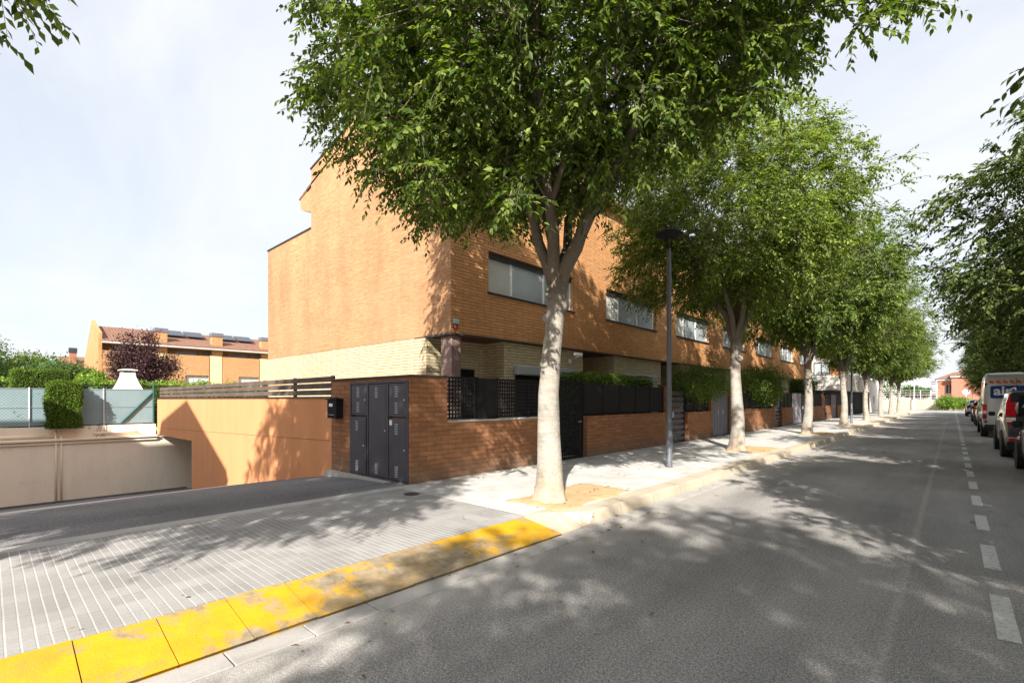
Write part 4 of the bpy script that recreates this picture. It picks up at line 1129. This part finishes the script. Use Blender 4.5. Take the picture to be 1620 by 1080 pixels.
dup(lp, (-4.55, 61.5, .14), 'farthest street lamp post, among the last tree trunks')
# ------------------------------------------------------------------ parked cars (local frame: rear at y=0, front at +y, middle x=0)
def loft(stations, zb, half=None):
    """stations: (y, half width, belt z, roof half width, roof z)"""
    m = MB(); K = None
    for (y, w, zs, wr, zt) in stations:
        lo = zb + (.10 if True else 0)
        ring = [(w*.86,zb),(w*.97,zb+.12),(w,zb+.32),(w,zs-.12),(w*.975,zs),(wr+(w*.975-wr)*.08,zt-.07),(wr-.05,zt-.015),(wr*.55,zt+.012)]
        full = ring + [(-a,b) for a,b in ring[::-1]]
        K = len(full); m.v += [(a,y,b) for a,b in full]
    for i in range(len(stations)-1):
        for j in range(K):
            a, b = i*K+j, i*K+(j+1) % K; m.f.append((a,b,b+K,a+K))
    m.f.append(tuple(range(K))); e = (len(stations)-1)*K; m.f.append(tuple(range(e+K-1,e-1,-1)))
    return m
def at_y(st, y):
    for a, b in zip(st, st[1:]):
        if a[0] <= y <= b[0]:
            t = (y-a[0])/(b[0]-a[0]+1e-9); return [p+(q-p)*t for p, q in zip(a, b)]
    return list(st[-1])
def side_glass(st, spans, off=.012, k=4):
    m = MB()
    for y0, y1, lift in spans:
        for s in (-1, 1):
            row = []
            for i in range(k+1):
                y = y0+(y1-y0)*i/k; _, w, zs, wr, zt = at_y(st, y)
                x0, z0 = w*.975, zs+.02; x1, z1 = wr+(w*.975-wr)*.08, zt-.09
                if z1 < z0+.02: z1 = z0+.02
                row.append(((s*(x0+off),y,z0),(s*(x1+off),y,z1)))
            for i in range(k): m.poly([row[i][0],row[i+1][0],row[i+1][1],row[i][1]])
    return m
def wheel(parent, x, y, r, w=.21):
    s = 1 if x > 0 else -1
    t = build('wheel', MB().lathe((x,y,r), [(r*.62,-w/2),(r*.93,-w/2),(r,-w*.32),(r,w*.32),(r*.93,w/2),(r*.62,w/2)], 24, 0), M['rubber'], parent, True)
    m = MB().lathe((x+s*w*.42,y,r), [(r*.63,-.02),(r*.63,.02),(r*.58,.022),(r*.5,.0),(r*.14,.005),(r*.12,.03)], 20, 0)
    build('rim', m, M['rim'], t)
def car(name, label, cat, loc, st, zb, paint_, glass_spans, wheels, r, rearwin, lights='hatch', plate=.55, ry=.0, flip=False, extra=None, bumper='black_plastic', mir=.66, group='cars parked along the right kerb'):
    t = thing(name, label, cat, (0,0,0), group); ORIG[t.name] = Vector((0,0,0))
    bo = build('body', loft(st, zb), M[paint_], t, True)
    md = bo.modifiers.new('soft', 'SUBSURF'); md.levels = 1; md.render_levels = 2
    W = max(s_[1] for s_ in st); L = st[-1][0]
    build('side_windows', side_glass(st, glass_spans), M['car_glass'], t)
    for y in wheels:
        for s in (-1, 1): wheel(t, s*(W-.10), y, r)
        for s in (-1, 1): build('wheel_arch', MB().lathe((s*(W-.09),y,r), [(r*1.17,-.105),(r*1.17,.098)], 22, 0), M['black_plastic'], t)
    if rearwin:
        y0,z0,w0,y1,z1,w1 = rearwin
        build('rear_window', MB().poly([(-w0,y0,z0),(w0,y0,z0),(w1,y1,z1),(-w1,y1,z1)]), M['car_glass'], t)
    build('bumper', MB().bbox(-W*.95,W*.95,-.13,.10,zb+.02,zb+.30,.05), M[bumper], t, bevel=.02)
    build('bumper', MB().bbox(-W*.93,W*.93,L-.10,L+.11,zb+.02,zb+.32,.05), M[bumper], t, bevel=.02)
    build('number_plate', MB().box(-.27,.27,-.145,-.135,plate,plate+.12), M['white_plate'], t)
    ym = L*mir
    for s in (-1, 1):
        _, w, zs, _, _ = at_y(st, ym)
        build('mirror', MB().bbox(s*(w+.10)-.08, s*(w+.10)+.08, ym-.03, ym+.06, zs+.03, zs+.17, .03), M['black_plastic'], t)
    for s in (-1, 1):
        for y in (L*.42, L*.60):
            _, w, zs, _, _ = at_y(st, y); build('door_handle', MB().bbox(s*(w+.012)-.015, s*(w+.012)+.015, y-.09, y+.09, zs-.13, zs-.10, .006), M[paint_], t)
    
    for s in (-1, 1):
        for y in (L*.38, L*.56, L*.70):
            _, w, zs, _, _ = at_y(st, y); build('door_seam', MB().box(s*(w+.001)-.004, s*(w+.001)+.004, y-.006, y+.006, zb+.34, zs-.06), M['black_plastic'], t)
    for s in (-1, 1):
        build('headlight', MB().bbox(s*W*.72-.2, s*W*.72+.2, L-.22, L+.03, st[-1][2]-.24, st[-1][2]-.06, .04), M['clear_lens'], t)
    if extra: extra(t, W, L)
    t.location = loc; t.rotation_euler = (0,0,PI if flip else 0)
    ORIG[t.name] = Vector(loc)
    return t
# --- dark backed minivan with tall red lamps
st = [(-.02,.84,.86,.74,1.02),(.06,.92,1.05,.80,1.42),(.30,.965,1.10,.80,1.80),(.9,.98,1.10,.82,1.86),(2.0,.98,1.08,.83,1.86),(2.9,.98,1.06,.80,1.78),(3.55,.97,1.05,.76,1.36),(3.75,.965,1.04,.78,1.16),(4.4,.93,.97,.76,1.03),(4.72,.84,.82,.68,.86)]
def van_lights(t, W, L):
    for s in (-1, 1):
        m = MB().prism([(-.01,.92),(.11,1.03),(.36,1.76),(.26,1.78),(.02,1.25),(-.07,.96)], 0, s*.83-.07, s*.83+.105 if s > 0 else s*.83+.07)
        m = MB()
        a, b = (.72,.95)
        for (y0,z0),(y1,z1),(xi0,xo0),(xi1,xo1) in ((( -.055,.90),(.0,1.15),(.74,.90),(.74,.955)),((.0,1.15),(.14,1.5),(.74,.955),(.74,.93)),((.14,1.5),(.28,1.76),(.74,.93),(.72,.86))):
            pts = [(s*xi0,y0,z0),(s*xo0,y0,z0),(s*xo1,y1,z1),(s*xi1,y1,z1)]
            q = [(x,y+.16,z) for x,y,z in pts]
            n = len(m.v); m.v += pts+q
            m.f += [(n,n+1,n+2,n+3),(n+1,n+5,n+6,n+2),(n,n+3,n+7,n+4),(n+4,n+7,n+6,n+5),(n+2,n+6,n+7,n+3),(n,n+4,n+5,n+1)]
        la = build('tail_light', m, M['red_lens'], t)
        build('reversing_lens', MB().bbox(s*.85-.09,s*.85+.09,-.075,-.04,1.0,1.12,.01), M['clear_lens'], la)
        build('reflector', MB().bbox(s*.80-.1,s*.80+.1,-.15,-.12,.50,.58,.01), M['red_lens'], t)
    build('tailgate', MB().poly([(-.90,-.045,.60),(.90,-.045,.60),(.90,-.02,1.14),(-.90,-.02,1.14)]).box(-.4,.4,-.06,.0,.98,1.02), M['car_black'], t)
    build('tailgate_frame', MB().poly([(-.90,-.012,1.10),(.90,-.012,1.10),(.82,.262,1.80),(-.82,.262,1.80)]), M['car_black'], t)
    for s in (-1, 1): build('roof_rail', MB().tube([(s*.72,.5,1.86),(s*.72,.7,1.93),(s*.70,2.6,1.92),(s*.70,2.9,1.80)], .018, 6), M['light_alu'], t)
car('parked_minivan', 'champagne minivan with dark tailgate and tall red tail lamps', 'minivan', (2.0, 18.55, 0), st, .20, 'car_silver',
    [(.45,1.25,0),(1.35,2.25,0),(2.32,3.3,0)], (.92,3.72), .35, (-.022,1.16,.72,.225,1.72,.68), extra=van_lights, plate=.75)
# --- white delivery van
sv = [(-.01,.94,1.25,.88,2.55),(.05,.99,1.30,.90,2.70),(.5,1.0,1.30,.90,2.78),(3.6,1.0,1.30,.90,2.78),(4.4,1.0,1.28,.86,2.62),(5.1,.99,1.25,.80,1.75),(5.35,.98,1.22,.82,1.42),(5.9,.93,1.05,.78,1.15),(6.05,.84,.9,.7,.95)]
def van_extra(t, W, L):
    # rear doors: leaf seam, hinges, red lamp stacks, blue panel with white letters, decals
    build('door_seam', MB().box(-.006,.006,-.025,-.012,.5,2.5), M['black_plastic'], t)
    for a in (-.93, .86):
        for z in (.62, 2.2): build('hinge', MB().bbox(a,a+.07,-.035,-.01,z,z+.1,.005), M['black_plastic'], t)
    for s in (-1, 1):
        la = build('tail_light', MB().bbox(s*.93-.07,s*.93+.07,-.05,.10,.78,1.42,.02), M['red_lens'], t)
        build('lens', MB().bbox(s*.93-.055,s*.93+.055,-.062,-.048,1.02,1.13,.005), M['clear_lens'], la)
        build('lens', MB().bbox(s*.93-.055,s*.93+.055,-.062,-.048,.86,.93,.005), M['black_plastic'], la)
    y = -.03
    pn = MB(); pts = []
    x0, x1, z0, z1, r = -.76, .76, 1.66, 2.18, .07
    for cx, cz, a0 in ((x1-r,z1-r,0),(x0+r,z1-r,90),(x0+r,z0+r,180),(x1-r,z0+r,270)):
        for i in range(6): a = math.radians(a0+18*i); pts.append((cx+r*math.cos(a), cz+r*math.sin(a)))
    pn.prism(pts, 1, y-.008, y)
    p = build('sign_panel', pn, M['blue_sign'], t)
    cu = bpy.data.curves.new('lettering', 'FONT'); cu.body = 'air'; cu.size = .52; cu.extrude = .004; cu.offset = .012
    tmp = bpy.data.objects.new('tmp', cu); col.objects.link(tmp)
    dg = bpy.context.evaluated_depsgraph_get(); me = bpy.data.meshes.new_from_object(tmp.evaluated_get(dg))
    bpy.data.objects.remove(tmp)
    for v in me.vertices: a, b, c = v.co; v.co = (-.66+a, y-.013-c, 1.80+b)
    me.materials.clear(); link_mesh('lettering', me, M['white_decal'], p)
    dc = MB(); rs = random.Random(9)
    for i in range(7):
        x = -.78+.2*i; dc.prism([(x,2.30),(x+.15,2.27),(x+.12,2.36),(x+.05,2.42),(x-.02,2.38)], 1, y-.006, y)
    build('decal', dc, M['decal_red'], t)
    build('roof_spoiler', MB().bbox(-.86,.86,-.10,.25,2.60,2.70,.03), M['car_white'], t)
    build('handle', MB().bbox(.03,.08,-.06,-.012,1.2,1.4,.01), M['black_plastic'], t)
    build('step', MB().bbox(-.7,.7,-.25,-.05,.42,.48,.01), M['black_plastic'], t)
    for a in (-1.03, .985): build('side_moulding', MB().bbox(a,a+.045,1.6,4.1,.62,.74,.01), M['black_plastic'], t)
car('delivery_van', 'tall white delivery van with a blue lettered panel on its rear doors', 'van', (1.93, 28.6, 0), sv, .26, 'car_white',
    [(4.05,4.95,0)], (1.0,4.75), .37, None, extra=van_extra, plate=.6)
def hatch_lights(t, W, L):
    for s in (-1, 1):
        build('tail_light', MB().bbox(s*W*.84-.10,s*W*.84+.10,-.05,.12,.80,1.08,.03), M['red_lens'], t)
hb = [(-.02,.78,.85,.66,.98),(.10,.88,.98,.68,1.20),(.45,.90,1.0,.68,1.56),(1.2,.91,1.0,.70,1.62),(2.1,.91,.99,.69,1.58),(2.9,.90,.97,.66,1.18),(3.1,.89,.96,.70,1.05),(3.8,.85,.88,.70,.93),(4.1,.76,.74,.62,.78)]
args = (hb, .18)
st_long = [(-.02,.78,.85,.66,.98),(.10,.88,.98,.68,1.20),(.40,.90,1.0,.68,1.54),(.9,.91,1.0,.70,1.60),(1.5,.91,.99,.69,1.55),(2.4,.90,.97,.66,1.16),(2.6,.89,.96,.70,1.05),(3.6,.86,.90,.70,.96),(4.1,.78,.78,.64,.82)]
def hatch(label, loc, paint_, flip=False, cat='car'):
    return car('parked_car', label, cat, loc, hb, .18, paint_, [(.5,1.3,0),(1.4,2.6,0)], (.72,3.25), .31, (.0,1.02,.64,.36,1.50,.60), extra=hatch_lights, flip=flip, plate=.6)
car('parked_car', 'rose coloured car at the right picture edge, nearest of the row', 'car', (2.02, 13.05, 0), st_long, .18, 'car_rose', [(.5,1.1,0),(1.2,2.1,0)], (.72,3.3), .31, (.0,1.02,.64,.32,1.48,.60), extra=hatch_lights, plate=.6, mir=.44)
hatch('cream small car just beyond the white van', (1.95, 40.3, 0), 'car_cream')
hatch('dark red small car second beyond the white van', (1.95, 47.8, 0), 'car_red')
hatch('white small car far down the row, last one in view', (1.85, 63.5, 0), 'car_white')
M['dry_leaf'] = leaf('dry_fallen_leaf', (.07,.045,.02), (.14,.09,.035), (.26,.19,.06), .1, .8)
# ------------------------------------------------------------------ gardens and street trees
hedge('clipped_hedge', 'flat topped clipped hedge above the long dark panel fence', (-7.9,-7.15,10.4,14.5,.2,2.30), 24000, .05, 'hedge_leaf', 7, None, .018)
hedge('clipped_hedge', 'tall dark hedge past the third tree trunk', (-8.0,-7.2,35.9,40.2,.2,2.85), 12000, .09, 'dark_hedge', 8, None, .05)
bush('shrub', 'broad dark green bush spilling over the fence right of the lamp post', 'shrub', (-7.0,17.7,1.15), (.95,1.5,.62), 22000, .06, 'shrub_leaf', 31, None, 7, .55)
bush('shrub', 'taller leafy shrub with arching stems above the low wall', 'shrub', (-7.0,25.6,1.15), (.95,2.1,.85), 20000, .085, 'shrub_leaf', 32, None, 6, .5)
GL = 'street trees along the left pavement'; GR = 'street trees along the right pavement'
t1 = tree_proto('street_tree', 'nearest street tree, its thick pale trunk in the sandy pit by the yellow kerb', 'tree', GL, (-4.32,5.45,.13), 'leaf',
    seed=12, R=3.9, z0=3.35, zc=6.8, up=3.9, down=3.6, nclus=2700, twigs=6, per=14, lsize=.083, offs=(.15,.35), trunk_r=.142, fork=3.3, lean=(.10,.10), nl=6, bias=lambda c: (c[:,1]+5.45 > .44*(4.32-c[:,0])+.15) & (c[:,2] > np.where(.737*c[:,0]+.676*c[:,1] < -1.3, 3.8, 4.2) + .36*(.737*c[:,1]-.676*c[:,0]) + .62*np.maximum(0, .737*c[:,0]+.676*c[:,1]-.2)))
tB = tree_proto('street_tree', 'second street tree, pale trunk beside the charcoal double gate', 'tree', GL, (-4.55,14.52,.13), 'leaf_light',
    seed=31, R=3.45, z0=4.15, zc=6.6, up=3.2, down=2.6, nclus=2100, twigs=6, per=12, lsize=.088, offs=(-.1,-.05), simple=True, trunk_r=.15, fork=3.35, lean=(-.06,.05), nl=6)
tC = tree_proto('street_tree', 'third street tree, dark topped trunk beside the pale grey gate', 'tree', GL, (-4.55,23.6,.13), 'leaf',
    seed=47, R=3.7, z0=3.95, zc=6.3, up=3.1, down=2.5, nclus=1700, twigs=6, per=12, lsize=.10, simple=True, trunk_r=.145, fork=3.3, lean=(.04,-.05), nl=7)
L = ['fourth street tree of the left row, in front of the white building', 'fifth street tree of the left row', 'sixth street tree of the left row',
     'seventh street tree of the left row', 'last street tree of the left row, at the street corner']
for i, lab in enumerate(L):
    s = (.97, .92, .9, .92, .88)[i]
    dup((tB, tC)[i % 2], (-4.5, 32.6+9.2*i, .13), lab, 1.3+1.9*i, (s,s,s))
dup(tC, (-4.5,-3.3,.13), 'left row street tree beyond the driveway, only a leaf spray in view', 2.88, (.98,.98,1.))
tD = tree_proto('street_tree', 'right street tree nearest the camera, only leaf sprays in the top right corner', 'tree', GR, (4.75,4.7,.13), 'leaf_olive',
    seed=53, R=4.25, z0=2.2, zc=4.7, up=2.6, down=2.8, nclus=2900, twigs=6, per=12, lsize=.10, trunk_r=.16, fork=2.3, lean=(.04,.05), nl=7)
R_ = ['right street tree over the rose coloured car and the minivan', 'right street tree over the white van',
      'right street tree past the white van', 'right street tree over the dark red car', 'right street tree beside the white small car', 'right street tree at the street end', 'last right street tree at the corner']
for i, lab in enumerate(R_):
    s = (1.05, 1.05, .95, 1., .95, .95, .9)[i]
    dup(tD, (4.65, 14.3+9.2*i, .13), lab, 2.6+2.3*i, (s,s,s), GR)
dup(tB, (4.8,-5.4,.13), 'right street tree behind the camera position, shading the road', 4.0, (1.,1.,.84), GR)
tD.scale = (.95,.86,1.)

# fallen leaves and grit along the gutter, the pits and the foot of the walls
rl = np.random.default_rng(77); n = 420
LX = np.concatenate([rl.normal(-3.1,.16,120), rl.uniform(-4.8,-3.8,90), rl.uniform(-6.85,-6.3,90), rl.uniform(-6.6,-4.0,60), rl.uniform(-3,1,60)])
LY = np.concatenate([rl.uniform(0,26,120), rl.choice([5.45,14.5,23.6], 90)+rl.uniform(-.4,1.6,90), rl.uniform(5,30,90), rl.uniform(0,20,60), rl.uniform(2.5,22,60)])
LZ = np.where(LX > -3.38, .012, np.where(LX > -3.8, .16, .165)) + rl.uniform(0,.006,n)
ax = rl.normal(0,1,(n,3)); ax[:,2] *= .12; up_ = np.array([0,0,1.]) + rl.normal(0,.25,(n,3))
o = link_mesh('fallen_leaves', leaves_mesh('fallen_leaves', np.stack([LX,LY,LZ],1), ax, up_, rl.uniform(.025,.07,n), True), M['dry_leaf'])
tag(o, 'dry brown fallen leaves scattered along the gutter and pavement', 'leaves', None, 'stuff')
# ------------------------------------------------------------------ camera, sun, sky
cam = bpy.data.cameras.new('camera'); co_ = bpy.data.objects.new('camera', cam); col.objects.link(co_)
cam.sensor_width = 36; cam.lens = 760/1620*36; cam.shift_y = 92/1620; cam.clip_end = 4000; cam.clip_start = .05
co_.location = (0,0,1.6); co_.rotation_euler = (PI/2, 0, math.atan(697/760))
sc.camera = co_
EL = math.radians(34); SX, SY = .54, -.84
sun = bpy.data.lights.new('sun', 'SUN'); sun.energy = 4.2; sun.angle = math.radians(.55); sun.color = (1.0,.945,.86)
so = bpy.data.objects.new('sun', sun); col.objects.link(so)
dv = Vector((SX,SY,0)).normalized()*math.cos(EL) + Vector((0,0,math.sin(EL)))
so.rotation_euler = dv.to_track_quat('Z', 'Y').to_euler()
w = bpy.data.worlds.new('World'); sc.world = w; w.use_nodes = True
nt = w.node_tree; nt.nodes.clear()
N_ = nt.nodes.new; Lk = nt.links.new
sky = N_('ShaderNodeTexSky'); sky.sky_type = 'NISHITA'; sky.sun_disc = False; sky.sun_elevation = EL
sky.sun_rotation = math.atan2(SX, SY); sky.air_density = 1.2; sky.dust_density = 2.0; sky.ozone_density = 1.
tc = N_('ShaderNodeTexCoord'); sx = N_('ShaderNodeSeparateXYZ'); Lk(tc.outputs['Generated'], sx.inputs[0])
# thin high cloud: noise on a plane overhead, so that it flattens towards the horizon
mx = N_('ShaderNodeMath'); mx.operation = 'MAXIMUM'; mx.inputs[1].default_value = .0; Lk(sx.outputs[2], mx.inputs[0])
ad = N_('ShaderNodeMath'); ad.operation = 'ADD'; ad.inputs[1].default_value = .18; Lk(mx.outputs[0], ad.inputs[0])
dx = N_('ShaderNodeMath'); dx.operation = 'DIVIDE'; Lk(sx.outputs[0], dx.inputs[0]); Lk(ad.outputs[0], dx.inputs[1])
dy = N_('ShaderNodeMath'); dy.operation = 'DIVIDE'; Lk(sx.outputs[1], dy.inputs[0]); Lk(ad.outputs[0], dy.inputs[1])
cb = N_('ShaderNodeCombineXYZ'); Lk(dx.outputs[0], cb.inputs[0]); Lk(dy.outputs[0], cb.inputs[1])
mp = N_('ShaderNodeMapping'); mp.inputs['Scale'].default_value = (.9,2.2,1); mp.inputs['Rotation'].default_value = (0,0,.5); Lk(cb.outputs[0], mp.inputs[0])
no = N_('ShaderNodeTexNoise'); no.inputs['Scale'].default_value = .9; no.inputs['Detail'].default_value = 7; no.inputs['Roughness'].default_value = .55; no.inputs['Distortion'].default_value = .6
Lk(mp.outputs[0], no.inputs['Vector'])
rp = N_('ShaderNodeValToRGB'); rp.color_ramp.elements[0].position = .32; rp.color_ramp.elements[0].color = (.66,.66,.66,1); rp.color_ramp.elements[1].position = .68; rp.color_ramp.elements[1].color = (1,1,1,1)
Lk(no.outputs['Fac'], rp.inputs[0])
mi = N_('ShaderNodeMix'); mi.data_type = 'RGBA'; Lk(rp.outputs[0], mi.inputs[0]); Lk(sky.outputs[0], mi.inputs[6]); 
# the veil of cloud glows where it stands near the sun (behind the camera)
vd = N_('ShaderNodeVectorMath'); vd.operation = 'DOT_PRODUCT'; Lk(tc.outputs['Generated'], vd.inputs[0]); vd.inputs[1].default_value = tuple(dv)
gl = N_('ShaderNodeMapRange'); gl.inputs[1].default_value = .15; gl.inputs[2].default_value = 1.; gl.inputs[3].default_value = 1.; gl.inputs[4].default_value = 1.9; Lk(vd.outputs['Value'], gl.inputs[0])
cm = N_('ShaderNodeVectorMath'); cm.operation = 'SCALE'; cm.inputs[0].default_value = (4.65,4.78,5.05); Lk(gl.outputs[0], cm.inputs['Scale']); Lk(cm.outputs[0], mi.inputs[7])
bg = N_('ShaderNodeBackground'); bg.inputs['Strength'].default_value = .075; Lk(mi.outputs[2], bg.inputs[0])
wo = N_('ShaderNodeOutputWorld'); Lk(bg.outputs[0], wo.inputs[0])
sc.view_settings.view_transform = 'Standard'; sc.view_settings.look = 'None'; sc.view_settings.gamma = 1; sc.view_settings.exposure = 1.5
sc.cycles.max_bounces = 8; sc.cycles.diffuse_bounces = 4; sc.cycles.transparent_max_bounces = 4; sc.cycles.use_denoising = True
sc.cycles.sample_clamp_indirect = 8
